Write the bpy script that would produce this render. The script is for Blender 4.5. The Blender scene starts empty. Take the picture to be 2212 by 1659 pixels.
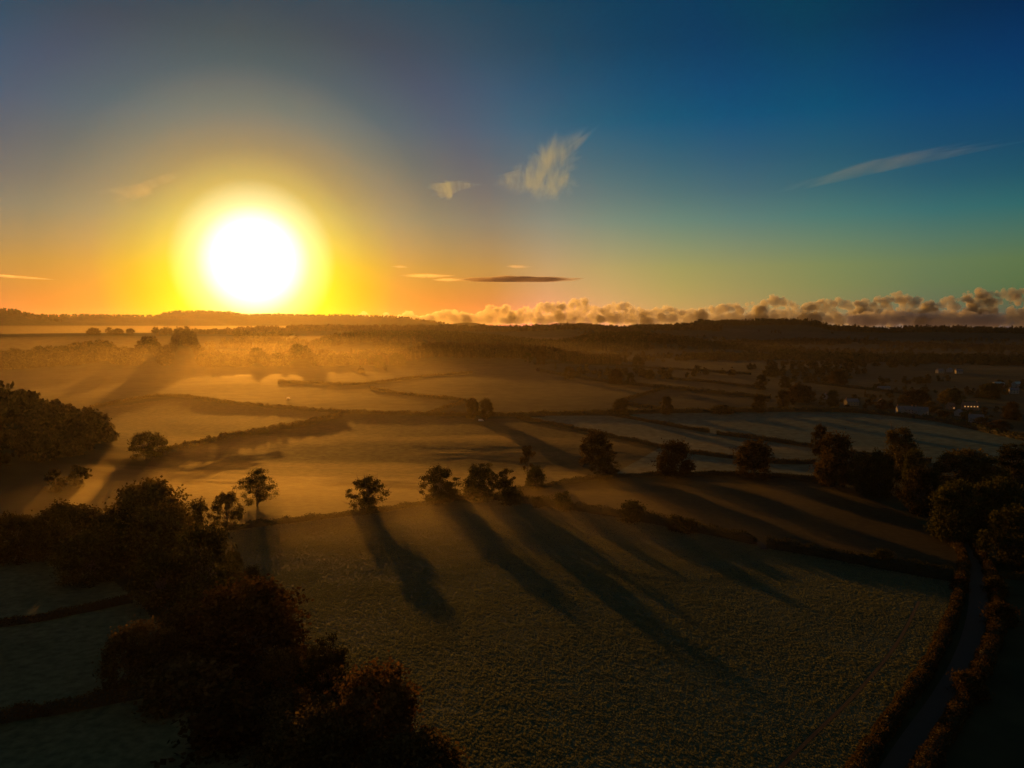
import bpy, bmesh, math, random
import numpy as np
from mathutils import Vector, Matrix

SC = bpy.context.scene
COL = SC.collection
R = math.radians

# ------------------------------------------------------------------ camera
W, H, F = 2212.0, 1659.0, 1703.0          # layout frame and focal length in its pixels
PITCH = R(4.35)
CAM_Z = 100.0
cam_d = bpy.data.cameras.new('camera')
cam = bpy.data.objects.new('camera', cam_d)
COL.objects.link(cam)
cam.location = (0, 0, CAM_Z)
cam.rotation_euler = (R(90) - PITCH, 0, 0)
cam_d.sensor_width = 36.0
cam_d.lens = 36.0 * F / W
cam_d.clip_start = 1.0
cam_d.clip_end = 200000.0
SC.camera = cam

# ------------------------------------------------------------------ sun and sky
SUN_AZ, SUN_EL = R(-18.0), R(4.3)
SUN = np.array([math.sin(SUN_AZ) * math.cos(SUN_EL), math.cos(SUN_AZ) * math.cos(SUN_EL), math.sin(SUN_EL)])
sun_d = bpy.data.lights.new('sun', 'SUN')
sun_d.energy = 4.2
sun_d.color = (1.0, 0.37, 0.035)
sun_d.angle = R(0.53)
sun_o = bpy.data.objects.new('sun', sun_d)
COL.objects.link(sun_o)
sun_o.rotation_euler = Vector(SUN).to_track_quat('Z', 'Y').to_euler()
sun_o.location = (0, 0, 400)

world = bpy.data.worlds.new('World')
SC.world = world
world.use_nodes = True
wn, wl = world.node_tree.nodes, world.node_tree.links
wn.clear()


def smooth_knots(knots, lo, hi, n):
    """resample (x, r, g, b) knots with monotone cubic slopes"""
    k = np.array(knots, float)
    x, y = k[:, 0], k[:, 1:]
    d = np.diff(y, axis=0) / np.diff(x)[:, None]
    m = np.zeros_like(y)
    a, b = d[:-1], d[1:]
    m[1:-1] = np.where(a * b > 0, 2 * a * b / np.where(np.abs(a + b) < 1e-9, 1, a + b), 0)
    xs = np.concatenate([np.linspace(lo, hi, n)])
    out = []
    for v in xs:
        v = min(max(v, x[0]), x[-1])
        i = min(int(np.searchsorted(x, v, 'right')) - 1, len(x) - 2)
        h = x[i + 1] - x[i]
        t = (v - x[i]) / h
        out.append(y[i] * (1 + 2 * t) * (1 - t) ** 2 + m[i] * h * t * (1 - t) ** 2 + y[i + 1] * t * t * (3 - 2 * t) + m[i + 1] * h * t * t * (t - 1))
    return xs, np.maximum(np.array(out), 0)


def wnode(t, **kw):
    n = wn.new(t)
    for k, v in kw.items():
        setattr(n, k, v)
    return n


def wmath(op, a, b=None, c=None):
    n = wnode('ShaderNodeMath', operation=op)
    for i, v in enumerate((a, b, c)):
        if v is None:
            continue
        if isinstance(v, (int, float)):
            n.inputs[i].default_value = v
        else:
            wl.new(v, n.inputs[i])
    return n.outputs[0]


def wramp(fac, knots, lo, hi, scale, curve=1.0):
    """ramp over fac in [lo, hi]; curve > 1 crowds the stops near lo"""
    n = 31
    u = np.linspace(0, 1, n)
    xs = lo + (hi - lo) * u ** curve
    k = np.array(knots, float)
    px, py = smooth_knots(knots, lo, hi, 400)
    cols = np.stack([np.interp(xs, px, py[:, c]) for c in range(3)], 1) / scale
    f = wmath('DIVIDE', wmath('SUBTRACT', fac, lo), hi - lo)
    if curve != 1.0:
        f = wmath('POWER', wmath('MAXIMUM', f, 0.0), 1.0 / curve)
    r = wnode('ShaderNodeValToRGB')
    e = r.color_ramp.elements
    while len(e) < n:
        e.new(0.5)
    for i in range(n):
        e[i].position = u[i]
    for i in range(n):
        e[i].color = (*[float(v) for v in cols[i]], 1)
    wl.new(f, r.inputs[0])
    m = wnode('ShaderNodeVectorMath', operation='SCALE')
    wl.new(r.outputs[0], m.inputs[0])
    m.inputs['Scale'].default_value = scale
    return m.outputs[0]


# radiance by angle from the sun (aureole), by elevation, and a low warm band
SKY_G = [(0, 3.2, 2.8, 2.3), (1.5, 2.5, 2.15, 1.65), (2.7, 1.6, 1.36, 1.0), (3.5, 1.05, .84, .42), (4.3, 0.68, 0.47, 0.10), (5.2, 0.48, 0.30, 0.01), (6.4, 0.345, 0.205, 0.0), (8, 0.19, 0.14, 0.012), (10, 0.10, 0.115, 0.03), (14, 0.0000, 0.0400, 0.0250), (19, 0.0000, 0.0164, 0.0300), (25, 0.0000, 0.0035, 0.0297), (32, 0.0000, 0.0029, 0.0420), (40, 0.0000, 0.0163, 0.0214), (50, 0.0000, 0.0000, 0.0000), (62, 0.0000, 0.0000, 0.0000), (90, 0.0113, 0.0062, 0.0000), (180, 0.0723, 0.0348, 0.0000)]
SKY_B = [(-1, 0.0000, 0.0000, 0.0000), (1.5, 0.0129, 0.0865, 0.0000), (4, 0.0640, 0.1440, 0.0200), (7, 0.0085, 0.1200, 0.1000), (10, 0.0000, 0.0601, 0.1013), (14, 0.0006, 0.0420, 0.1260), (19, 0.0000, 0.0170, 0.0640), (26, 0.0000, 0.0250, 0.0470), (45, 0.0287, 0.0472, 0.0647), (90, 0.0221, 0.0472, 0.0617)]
SKY_M = [(0, 1.1, 1.0, 0.2000), (5, 1.0, 0.60, 0.0000), (10, 0.8705, 0.0000, 0.0000), (16, 0.6767, 0.0000, 0.0000), (22, 0.9774, 0.0920, 0.0609), (28, 0.7716, 0.1600, 0.0000), (36, 0.48, 0.1300, 0.0000), (46, 0.17, 0.07, 0.0051), (60, 0.0400, 0.0100, 0.0000), (180, 0.0800, 0.0000, 0.0000)]
SKY_N = [(0, 0.1148, 0.1305, 0.0000), (5, 0.1443, 0.1070, 0.0000), (10, 0.205, 0.10, 0.005), (16, 0.22, 0.12, 0.02), (22, 0.1050, 0.2253, 0.1084), (28, 0.0104, 0.1779, 0.0794), (36, 0.0000, 0.0902, 0.0668), (46, 0.0000, 0.0230, 0.0859), (60, 0.0000, 0.0000, 0.0135), (180, 0.0000, 0.0000, 0.0000)]
tc = wnode('ShaderNodeTexCoord')
nrm = wnode('ShaderNodeVectorMath', operation='NORMALIZE')
wl.new(tc.outputs['Generated'], nrm.inputs[0])
sep = wnode('ShaderNodeSeparateXYZ')
wl.new(nrm.outputs[0], sep.inputs[0])
dot = wnode('ShaderNodeVectorMath', operation='DOT_PRODUCT')
wl.new(nrm.outputs[0], dot.inputs[0])
dot.inputs[1].default_value = tuple(SUN)
theta = wmath('MULTIPLY', wmath('ARCCOSINE', wmath('MINIMUM', dot.outputs['Value'], 0.9999999)), 180 / math.pi)
elev = wmath('MULTIPLY', wmath('ARCSINE', sep.outputs[2]), 180 / math.pi)
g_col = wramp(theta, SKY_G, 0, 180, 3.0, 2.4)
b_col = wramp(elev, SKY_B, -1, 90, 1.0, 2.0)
m_col = wramp(theta, SKY_M, 0, 180, 1.3, 1.8)
band = wmath('MAXIMUM', wmath('SUBTRACT', wmath('EXPONENT', wmath('MULTIPLY', wmath('MAXIMUM', elev, 0.0), -0.2)), 0.06), 0.0)
m_s = wnode('ShaderNodeVectorMath', operation='SCALE')
wl.new(m_col, m_s.inputs[0])
wl.new(band, m_s.inputs['Scale'])
n_col = wramp(theta, SKY_N, 0, 180, 1.3, 1.8)
band2 = wmath('EXPONENT', wmath('MULTIPLY', wmath('MAXIMUM', elev, 0.0), -1 / 11))
m_n = wnode('ShaderNodeVectorMath', operation='SCALE')
wl.new(n_col, m_n.inputs[0])
wl.new(band2, m_n.inputs['Scale'])
sky_t = wnode('ShaderNodeTexSky', sky_type='NISHITA')
sky_t.sun_disc = False
sky_t.sun_elevation = SUN_EL
sky_t.sun_rotation = SUN_AZ
sky_t.altitude = 150
sky_t.dust_density = 2.0
n_s = wnode('ShaderNodeVectorMath', operation='SCALE')
wl.new(sky_t.outputs[0], n_s.inputs[0])
n_s.inputs['Scale'].default_value = 0.001
add = None
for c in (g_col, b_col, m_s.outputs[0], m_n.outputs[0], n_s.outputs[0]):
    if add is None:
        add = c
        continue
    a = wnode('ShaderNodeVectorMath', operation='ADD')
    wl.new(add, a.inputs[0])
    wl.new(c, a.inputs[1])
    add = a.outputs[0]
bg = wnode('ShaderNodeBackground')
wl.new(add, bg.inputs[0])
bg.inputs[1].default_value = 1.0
wo = wnode('ShaderNodeOutputWorld')
wl.new(bg.outputs[0], wo.inputs[0])
world.cycles.sampling_method = 'MANUAL'
world.cycles.sample_map_resolution = 1024

vs = SC.view_settings
vs.view_transform = 'Standard'
vs.look = 'None'
vs.exposure = 0.0
vs.gamma = 1.0
vs.use_curve_mapping = False
SC.display_settings.display_device = 'sRGB'

cy = SC.cycles
cy.use_light_tree = False
cy.use_denoising = True
cy.denoiser = 'OPENIMAGEDENOISE'
cy.max_bounces = 3
cy.diffuse_bounces = 1
cy.glossy_bounces = 1
cy.transmission_bounces = 2
cy.use_adaptive_sampling = True
cy.adaptive_threshold = 0.004
cy.adaptive_min_samples = 64
cy.volume_bounces = 0
cy.transparent_max_bounces = 8
cy.sample_clamp_indirect = 3.0
cy.volume_step_rate = 1.0
cy.volume_max_steps = 128

# ------------------------------------------------------------------ numeric helpers


def hash2(ix, iy, seed):
    n = (ix.astype(np.int64) * 374761393 + iy.astype(np.int64) * 668265263 + seed * 144665) & 0x7fffffff
    n = ((n ^ (n >> 13)) * 1274126177) & 0x7fffffff
    n = n ^ (n >> 16)
    return (n & 0xffff) / 65535.0


def vnoise(x, y, seed=0):
    x = np.asarray(x, float)
    y = np.asarray(y, float)
    ix, iy = np.floor(x), np.floor(y)
    fx, fy = x - ix, y - iy
    fx, fy = fx * fx * (3 - 2 * fx), fy * fy * (3 - 2 * fy)
    a, b = hash2(ix, iy, seed), hash2(ix + 1, iy, seed)
    c, d = hash2(ix, iy + 1, seed), hash2(ix + 1, iy + 1, seed)
    return (a + (b - a) * fx) * (1 - fy) + (c + (d - c) * fx) * fy


def fbm(x, y, seed=0, oct=4):
    s, a, t = 0, 1.0, 0
    for o in range(oct):
        s = s + a * vnoise(x * 2 ** o + 17.3 * o, y * 2 ** o - 9.1 * o, seed + o)
        t += a
        a *= 0.5
    return s / t


def sstep(a, b, x):
    t = np.clip((x - a) / (b - a), 0, 1)
    return t * t * (3 - 2 * t)


def ang_below(py):
    return PITCH + np.arctan((np.asarray(py, float) - H / 2) / F)


# ridges: name -> distance, depth, tree height, skyline points in the layout frame
RIDGES = {
    'left_belt': (2050, 230, 15, [(-400, 800), (-200, 775), (0, 757), (130, 746), (230, 736), (262, 750), (292, 752), (312, 727), (330, 729), (348, 752), (366, 750), (382, 715), (412, 715), (428, 750), (470, 775), (560, 800), (620, 830)]),  # lumps and gaps right of the middle exaggerated to throw shafts into the mist
    'sun_ridge': (1850, 130, 12, [(430, 815), (458, 802), (476, 766), (494, 766), (512, 800), (532, 800), (546, 758), (562, 758), (580, 800), (612, 798), (632, 750), (662, 750), (684, 798), (720, 800), (734, 776), (748, 778), (764, 806), (800, 815)]),  # added ridge line, peaks raised and dips deepened to break the sun into shafts
    'left_field': (3000, 330, 0, [(-500, 725), (0, 718), (200, 717), (290, 717), (400, 718), (520, 722), (650, 735), (760, 760)]),
    'skyline': (3900, 520, 17, [(300, 722), (420, 714), (520, 706), (600, 702), (700, 701), (800, 703), (900, 702), (1000, 702), (1106, 704), (1170, 701), (1250, 697), (1330, 704), (1400, 700), (1500, 699), (1650, 706), (1800, 712)]),
    'right_hill': (4300, 420, 20, [(1300, 715), (1400, 703), (1480, 700), (1515, 692), (1600, 690), (1700, 689), (1745, 690), (1800, 702), (1900, 706), (2040, 704), (2212, 706), (2700, 706)]),
    'conifer_far': (2700, 230, 18, [(560, 775), (640, 745), (700, 724), (760, 716), (820, 712), (920, 712), (1000, 716), (1100, 724), (1200, 735), (1300, 748), (1420, 775)]),
    'dark_wood': (1900, 200, 16, [(760, 812), (830, 772), (880, 752), (930, 738), (1000, 739), (1100, 743), (1180, 747), (1250, 760), (1330, 790), (1380, 810)]),
    'right_wood': (2750, 170, 14, [(1200, 735), (1300, 718), (1380, 716), (1450, 722), (1520, 732), (1600, 742), (1680, 752), (1760, 768)]),
    'low_wood': (2250, 170, 12, [(1480, 790), (1560, 768), (1640, 756), (1720, 754), (1800, 764), (1900, 772), (2050, 770), (2212, 772), (2600, 772)]),
    'mid_rise': (3200, 200, 12, [(1560, 745), (1650, 733), (1750, 728), (1850, 730), (1950, 735), (2212, 740), (2700, 745)]),
    'far_left_hill': (5600, 500, 0, [(-600, 672), (-200, 676), (0, 677), (35, 678), (60, 684), (110, 690), (200, 696), (320, 699)]),
    'far_left_range': (6600, 500, 0, [(-600, 690), (0, 688), (100, 686), (180, 685), (340, 686), (420, 690)]),
    'plateau': (7000, 500, 0, [(290, 697), (330, 688), (352, 680), (380, 676), (430, 675), (500, 677), (520, 681), (620, 681), (700, 683), (730, 682), (800, 684), (880, 687), (905, 692), (940, 697), (1000, 702), (1080, 704)]),
    'far_knoll': (6600, 400, 0, [(960, 703), (985, 698), (1010, 696), (1030, 698), (1060, 703)]),
}
for _k, (_d, _w, _t, _p) in list(RIDGES.items()):
    p = np.array(_p, float)
    az = np.arctan((p[:, 0] - W / 2) / F * np.cos(PITCH))
    # distance along the ground for that azimuth, top of ground under the trees
    z = CAM_Z - _d * np.tan(ang_below(p[:, 1])) * np.cos(az * 0.3) - _t
    RIDGES[_k] = (_d, _w, _t, az, z, p)


def height(x, y):
    x = np.asarray(x, float)
    y = np.asarray(y, float)
    r = np.hypot(x, y)
    az = np.arctan2(x, y)
    near = 430.0 + 0.0 * x
    slope = 0.038 - 0.034 * sstep(-15, 90, x)                        # foreground rises towards the camera, more so on the left
    z = slope * 45 * np.logaddexp(0, (near - np.maximum(y, 0)) / 45)
    z = z - 4.0 * np.exp(-((y - 560) / 110) ** 2) * np.exp(-((x + 120) / 380) ** 2)   # hollow behind the crest
    z = z + 11 * sstep(650, 1700, r)
    und = fbm(x / 420 + 3.1, y / 420 + 8.2, 5, 3) - 0.5
    z = z + und * 11 * sstep(380, 900, r)
    z = z + (fbm(x / 120 + 3.1, y / 120 - 2.2, 9, 2) - 0.5) * 1.6 * sstep(140, 300, r)
    # wooded hill on the left
    z = z + 43 * np.exp(-((x + 424) / 86) ** 2 - ((y - 560) / 125) ** 2)
    far = np.zeros_like(z) + z
    for k, (d, w, t, a, zt, p) in RIDGES.items():
        top = np.interp(az, a, zt)
        edge = sstep(a[0] - 0.10, a[0], az) * (1 - sstep(a[-1], a[-1] + 0.10, az))
        b = np.exp(-((r - d) / w) ** 2)
        far = np.maximum(far, z + (top - z) * b * edge)
    return np.where(np.cos(az) > 0.2, far, z)


FWD = np.array([0, math.cos(PITCH), -math.sin(PITCH)])
UPV = np.array([0, math.sin(PITCH), math.cos(PITCH)])
_T = np.geomspace(90, 9000, 2600)


def at(px, py):
    """ground point seen at a place of the layout frame"""
    d = np.array([1.0, 0, 0]) * (px - W / 2) / F + UPV * (H / 2 - py) / F + FWD
    d = d / np.linalg.norm(d)
    pts = _T[:, None] * d
    gap = CAM_Z + pts[:, 2] - height(pts[:, 0], pts[:, 1])
    i = np.argmax(gap < 0)
    if gap[i] >= 0:
        i = len(_T) - 1
    t0, t1 = _T[max(i - 1, 0)], _T[i]
    g0, g1 = gap[max(i - 1, 0)], gap[i]
    t = t0 + (t1 - t0) * (g0 / (g0 - g1) if g0 != g1 else 0)
    p = t * d
    return np.array([p[0], p[1], float(height(p[0], p[1]))])


def per_px(p):
    return float(np.linalg.norm(p - np.array([0, 0, CAM_Z]))) / F


# ------------------------------------------------------------------ object helpers


def tag(o, label=None, cat=None, group=None, kind=None):
    for k, v in (('label', label), ('category', cat), ('group', group), ('kind', kind)):
        if v:
            o[k] = v
    return o


def link(name, me, parent=None, loc=(0, 0, 0), rot=(0, 0, 0), scale=(1, 1, 1)):
    o = bpy.data.objects.new(name, me)
    COL.objects.link(o)
    o.location = loc
    o.rotation_euler = rot
    o.scale = scale
    if parent is not None:
        o.parent = parent
    return o


def mesh_np(name, verts, faces, mat=None, smooth=False):
    """mesh from arrays; faces is an (n, k) array"""
    verts = np.asarray(verts, np.float32)
    faces = np.asarray(faces, np.int32)
    me = bpy.data.meshes.new(name)
    me.vertices.add(len(verts))
    me.vertices.foreach_set('co', verts.ravel())
    n, k = faces.shape
    me.loops.add(n * k)
    me.loops.foreach_set('vertex_index', faces.ravel())
    me.polygons.add(n)
    me.polygons.foreach_set('loop_start', np.arange(0, n * k, k, dtype=np.int32))
    if smooth:
        me.polygons.foreach_set('use_smooth', np.ones(n, dtype=bool))
    me.update(calc_edges=True)
    if mat:
        me.materials.append(mat)
    return me


class MB:
    """collects quads and tris"""

    def __init__(self):
        self.v, self.f = [], []

    def add(self, vs_, fs):
        n = len(self.v)
        self.v += [tuple(v) for v in vs_]
        self.f += [tuple(i + n for i in f) for f in fs]

    def box(self, lo, hi):
        x0, y0, z0 = lo
        x1, y1, z1 = hi
        self.add([(x0, y0, z0), (x1, y0, z0), (x1, y1, z0), (x0, y1, z0), (x0, y0, z1), (x1, y0, z1), (x1, y1, z1), (x0, y1, z1)],
                 [(0, 3, 2, 1), (4, 5, 6, 7), (0, 1, 5, 4), (1, 2, 6, 5), (2, 3, 7, 6), (3, 0, 4, 7)])

    def tube(self, pts, rad, sides=6):
        pts = [Vector(p) for p in pts]
        n0 = len(self.v)
        for i, p in enumerate(pts):
            d = (pts[min(i + 1, len(pts) - 1)] - pts[max(i - 1, 0)])
            d = d.normalized() if d.length > 1e-6 else Vector((0, 0, 1))
            u = d.cross(Vector((0, 1, 0.13))).normalized()
            w = d.cross(u)
            for s in range(sides):
                a = 2 * math.pi * s / sides
                self.v.append(tuple(p + (u * math.cos(a) + w * math.sin(a)) * rad[i]))
        for i in range(len(pts) - 1):
            for s in range(sides):
                a, b = n0 + i * sides + s, n0 + i * sides + (s + 1) % sides
                self.f.append((a, b, b + sides, a + sides))
        self.f.append(tuple(n0 + s for s in reversed(range(sides))))
        self.f.append(tuple(n0 + (len(pts) - 1) * sides + s for s in range(sides)))

    def mesh(self, name, mat=None, smooth=False):
        me = bpy.data.meshes.new(name)
        me.from_pydata(self.v, [], self.f)
        me.update()
        if smooth:
            for p in me.polygons:
                p.use_smooth = True
        if mat:
            me.materials.append(mat)
        return me


# ------------------------------------------------------------------ materials


def new_mat(name):
    m = bpy.data.materials.new(name)
    m.use_nodes = True
    m.node_tree.nodes.clear()
    return m, m.node_tree.nodes, m.node_tree.links


def noise_node(nodes, links, scale, detail=4, vec=None, rough=0.55, dim='3D'):
    n = nodes.new('ShaderNodeTexNoise')
    n.inputs['Scale'].default_value = scale
    n.inputs['Detail'].default_value = detail
    n.inputs['Roughness'].default_value = rough
    if vec is not None:
        links.new(vec, n.inputs['Vector'])
    return n.outputs['Fac']


def mix_rgb(nodes, links, fac, a, b):
    n = nodes.new('ShaderNodeMix')
    n.data_type = 'RGBA'
    if isinstance(fac, (int, float)):
        n.inputs[0].default_value = fac
    else:
        links.new(fac, n.inputs[0])
    for s, v in ((6, a), (7, b)):
        if isinstance(v, tuple):
            n.inputs[s].default_value = (*v, 1)
        else:
            links.new(v, n.inputs[s])
    return n.outputs[2]


def grass_mat(name, c1, c2, big=0.02, small=0.6, sheen=0.5, bump=0.5, bump_scale=1.2, bump_dist=0.35, sheen_col=(0.6, 0.55, 0.3), rough=0.85, spec=0.03):
    m, n, l = new_mat(name)
    geo = n.new('ShaderNodeNewGeometry')
    pos = geo.outputs['Position']
    f1 = noise_node(n, l, big, 5, pos)
    f2 = noise_node(n, l, small, 3, pos)
    ramp = n.new('ShaderNodeMapRange')
    ramp.inputs[1].default_value = 0.35
    ramp.inputs[2].default_value = 0.65
    l.new(f1, ramp.inputs[0])
    col = mix_rgb(n, l, ramp.outputs[0], c1, c2)
    r2 = n.new('ShaderNodeMapRange')
    r2.inputs[1].default_value = 0.3
    r2.inputs[2].default_value = 0.7
    r2.inputs[3].default_value = 0.65
    r2.inputs[4].default_value = 1.3
    l.new(f2, r2.inputs[0])
    sc = n.new('ShaderNodeVectorMath')
    sc.operation = 'SCALE'
    l.new(col, sc.inputs[0])
    l.new(r2.outputs[0], sc.inputs['Scale'])
    b = n.new('ShaderNodeBsdfPrincipled')
    l.new(sc.outputs[0], b.inputs['Base Color'])
    b.inputs['Roughness'].default_value = rough
    b.inputs['Specular IOR Level'].default_value = spec
    b.inputs['Sheen Weight'].default_value = sheen
    b.inputs['Sheen Roughness'].default_value = 0.6
    b.inputs['Sheen Tint'].default_value = (*sheen_col, 1)
    f3 = noise_node(n, l, bump_scale, 4, pos, 0.65)
    bp = n.new('ShaderNodeBump')
    bp.inputs['Strength'].default_value = bump
    bp.inputs['Distance'].default_value = bump_dist
    l.new(f3, bp.inputs['Height'])
    l.new(bp.outputs[0], b.inputs['Normal'])
    o = n.new('ShaderNodeOutputMaterial')
    l.new(b.outputs[0], o.inputs[0])
    return m


def leaf_mat(name, trans=0.34, vary=1.0):
    """foliage: colour from the object's own colour, varied leaf to leaf"""
    m, n, l = new_mat(name)
    oi = n.new('ShaderNodeObjectInfo')
    geo = n.new('ShaderNodeNewGeometry')
    r = n.new('ShaderNodeMapRange')
    l.new(geo.outputs['Random Per Island'], r.inputs[0])
    r.inputs[3].default_value = 1 - .45 * vary
    r.inputs[4].default_value = 1 + .45 * vary
    f = noise_node(n, l, 0.18, 3, geo.outputs['Position'])
    r2 = n.new('ShaderNodeMapRange')
    l.new(f, r2.inputs[0])
    r2.inputs[1].default_value = 0.3
    r2.inputs[2].default_value = 0.7
    r2.inputs[3].default_value = 1 - .4 * vary
    r2.inputs[4].default_value = 1 + .4 * vary
    mu = n.new('ShaderNodeMath')
    mu.operation = 'MULTIPLY'
    l.new(r.outputs[0], mu.inputs[0])
    l.new(r2.outputs[0], mu.inputs[1])
    r3 = n.new('ShaderNodeMapRange')
    l.new(oi.outputs['Random'], r3.inputs[0])
    r3.inputs[3].default_value = 1 - .35 * vary
    r3.inputs[4].default_value = 1 + .4 * vary
    mu2 = n.new('ShaderNodeMath')
    mu2.operation = 'MULTIPLY'
    l.new(mu.outputs[0], mu2.inputs[0])
    l.new(r3.outputs[0], mu2.inputs[1])
    mu = mu2
    sc = n.new('ShaderNodeVectorMath')
    sc.operation = 'SCALE'
    l.new(oi.outputs['Color'], sc.inputs[0])
    l.new(mu.outputs[0], sc.inputs['Scale'])
    d = n.new('ShaderNodeBsdfDiffuse')
    t = n.new('ShaderNodeBsdfTranslucent')
    l.new(sc.outputs[0], d.inputs[0])
    tw = n.new('ShaderNodeVectorMath')
    tw.operation = 'MULTIPLY'
    l.new(sc.outputs[0], tw.inputs[0])
    tw.inputs[1].default_value = (1.3, 1.2, 0.6)
    l.new(tw.outputs[0], t.inputs[0])
    mx = n.new('ShaderNodeMixShader')
    mx.inputs[0].default_value = trans
    l.new(d.outputs[0], mx.inputs[1])
    l.new(t.outputs[0], mx.inputs[2])
    o = n.new('ShaderNodeOutputMaterial')
    l.new(mx.outputs[0], o.inputs[0])
    return m


def plain_mat(name, col, rough=0.8, var=0.25, scale=0.8, emit=None):
    m, n, l = new_mat(name)
    geo = n.new('ShaderNodeNewGeometry')
    f = noise_node(n, l, scale, 4, geo.outputs['Position'])
    c = mix_rgb(n, l, f, tuple(v * (1 - var) for v in col), tuple(min(1, v * (1 + var)) for v in col))
    b = n.new('ShaderNodeBsdfPrincipled')
    l.new(c, b.inputs['Base Color'])
    b.inputs['Roughness'].default_value = rough
    if emit:
        b.inputs['Emission Color'].default_value = (*emit[0], 1)
        b.inputs['Emission Strength'].default_value = emit[1]
    o = n.new('ShaderNodeOutputMaterial')
    l.new(b.outputs[0], o.inputs[0])
    return m


def volume_mat(name, dens, aniso, col=(1, 1, 1)):
    m, n, l = new_mat(name)
    v = n.new('ShaderNodeVolumePrincipled')
    v.inputs['Color'].default_value = (*col, 1)
    v.inputs['Density'].default_value = dens
    v.inputs['Anisotropy'].default_value = aniso
    o = n.new('ShaderNodeOutputMaterial')
    l.new(v.outputs[0], o.inputs['Volume'])
    return m


M = {
    'pasture': grass_mat('pasture_grass', (0.10, 0.115, 0.07), (0.056, 0.078, 0.045), 0.03, 0.5, 0.0, 0.5, 0.8, 0.35),
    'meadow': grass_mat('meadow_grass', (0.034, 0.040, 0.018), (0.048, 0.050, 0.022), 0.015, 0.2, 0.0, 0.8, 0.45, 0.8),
    'stubble': grass_mat('stubble', (0.042, 0.034, 0.014), (0.032, 0.027, 0.011), 0.02, 0.3, 0.0, 0.4, 0.6, 0.3),
    'dew': grass_mat('dewy_grass', (0.085, 0.125, 0.085), (0.066, 0.100, 0.066), 0.012, 0.15, 0.0, 0.3, 0.3, 0.4),
    'corner': grass_mat('corner_grass', (0.105, 0.122, 0.06), (0.082, 0.096, 0.046), 0.03, 0.4, 0.0, 0.5, 0.8, 0.4),
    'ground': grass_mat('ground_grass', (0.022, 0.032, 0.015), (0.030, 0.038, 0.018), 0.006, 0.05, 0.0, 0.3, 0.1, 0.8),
    'leaf': leaf_mat('leaves'),
    'far_leaf': leaf_mat('far_leaves', 0.1),
    'bark': plain_mat('bark', (0.07, 0.055, 0.04), 0.95, 0.4, 3.0),
    'hedge_core': plain_mat('hedge_core', (0.03, 0.03, 0.014), 1.0, 0.5, 1.0),
    'asphalt': plain_mat('asphalt', (0.033, 0.026, 0.017), 0.95, 0.2, 0.5),
    'soil': plain_mat('soil', (0.006, 0.006, 0.004), 1.0, 0.35, 1.2),
    'haze': volume_mat('haze', 1.1e-5, 0.78, (1.0, 0.93, 0.8)),
}

# ------------------------------------------------------------------ hedge lines (layout frame) and field outlines
HEDGES = {
    'crest_left': [(490, 1147), (560, 1137), (650, 1127), (740, 1116), (800, 1110), (870, 1098), (950, 1087), (1010, 1078), (1050, 1078)],
    'crest_right': [(1050, 1078), (1120, 1085), (1200, 1096), (1290, 1110), (1390, 1126), (1500, 1148), (1600, 1168), (1633, 1177)],
    'crest_right_end': [(1658, 1183), (1750, 1199), (1850, 1217), (1950, 1236), (2060, 1256)],
    'stubble_top': [(1075, 1072), (1130, 1060), (1180, 1052), (1240, 1041), (1300, 1034), (1400, 1029), (1500, 1027), (1600, 1028), (1700, 1032), (1790, 1042)],
    'mid_left': [(196, 883), (280, 868), (336, 857), (400, 858), (448, 866), (504, 874), (615, 883), (727, 892), (811, 895), (923, 897), (1007, 899)],
    'mid_right': [(1007, 899), (1090, 899), (1202, 897), (1314, 895), (1426, 892), (1538, 891), (1681, 889), (1789, 889), (1873, 893), (1957, 901), (2041, 912), (2153, 939), (2230, 955)],
    'shadow_hedge': [(330, 990), (364, 978), (448, 957), (560, 935), (671, 917), (738, 900)],
    'upper_left': [(601, 826), (680, 829), (755, 833), (825, 827), (895, 817), (951, 811), (1020, 806)],
    'upper_mid': [(800, 841), (895, 857), (1007, 866)],
    'short_mid': [(931, 896), (965, 883), (1001, 872)],
    'diag_one': [(1118, 905), (1202, 919), (1272, 934), (1342, 950), (1426, 967), (1496, 980), (1594, 992), (1681, 1003), (1761, 1002)],
    'diag_two': [(1314, 897), (1398, 911), (1482, 927), (1532, 935)],
    'diag_two_end': [(1549, 939), (1620, 947), (1681, 956), (1733, 964), (1800, 975), (1870, 985), (1940, 992), (2013, 1000)],
    'spur': [(1342, 869), (1378, 858), (1434, 841)],
    'spur_low': [(1353, 875), (1412, 883), (1470, 890)],
    'right_long': [(1160, 801), (1258, 819), (1328, 828), (1454, 841), (1594, 855), (1664, 862)],
    'right_top': [(1154, 787), (1272, 788), (1398, 795), (1538, 803), (1622, 810)],
    'right_inner': [(1440, 819), (1538, 827), (1630, 837)],
    'village_hedge': [(1740, 826), (1780, 831), (1870, 842), (1950, 850)],
    'corner_upper': [(0, 1354), (83, 1342), (186, 1321), (289, 1300)],
    'corner_lower': [(-40, 1566), (124, 1540), (248, 1515), (330, 1500)],
    'corner_far': [(-30, 1212), (40, 1204), (110, 1196)],
    'lane_left': [(2032, 1156), (2060, 1175), (2076, 1192), (2084, 1228), (2076, 1262), (2069, 1305), (2046, 1366), (2004, 1454), (1934, 1548), (1864, 1650), (1810, 1740)],
    'lane_right': [(2092, 1160), (2116, 1202), (2139, 1240), (2146, 1268), (2158, 1333), (2150, 1375), (2130, 1430), (2096, 1500), (2056, 1567), (2010, 1645), (1960, 1740)],
    'lane_side': [(2146, 1246), (2180, 1250), (2240, 1258)],
}
HW = {k: np.array([at(*p) for p in v]) for k, v in HEDGES.items()}


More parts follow.
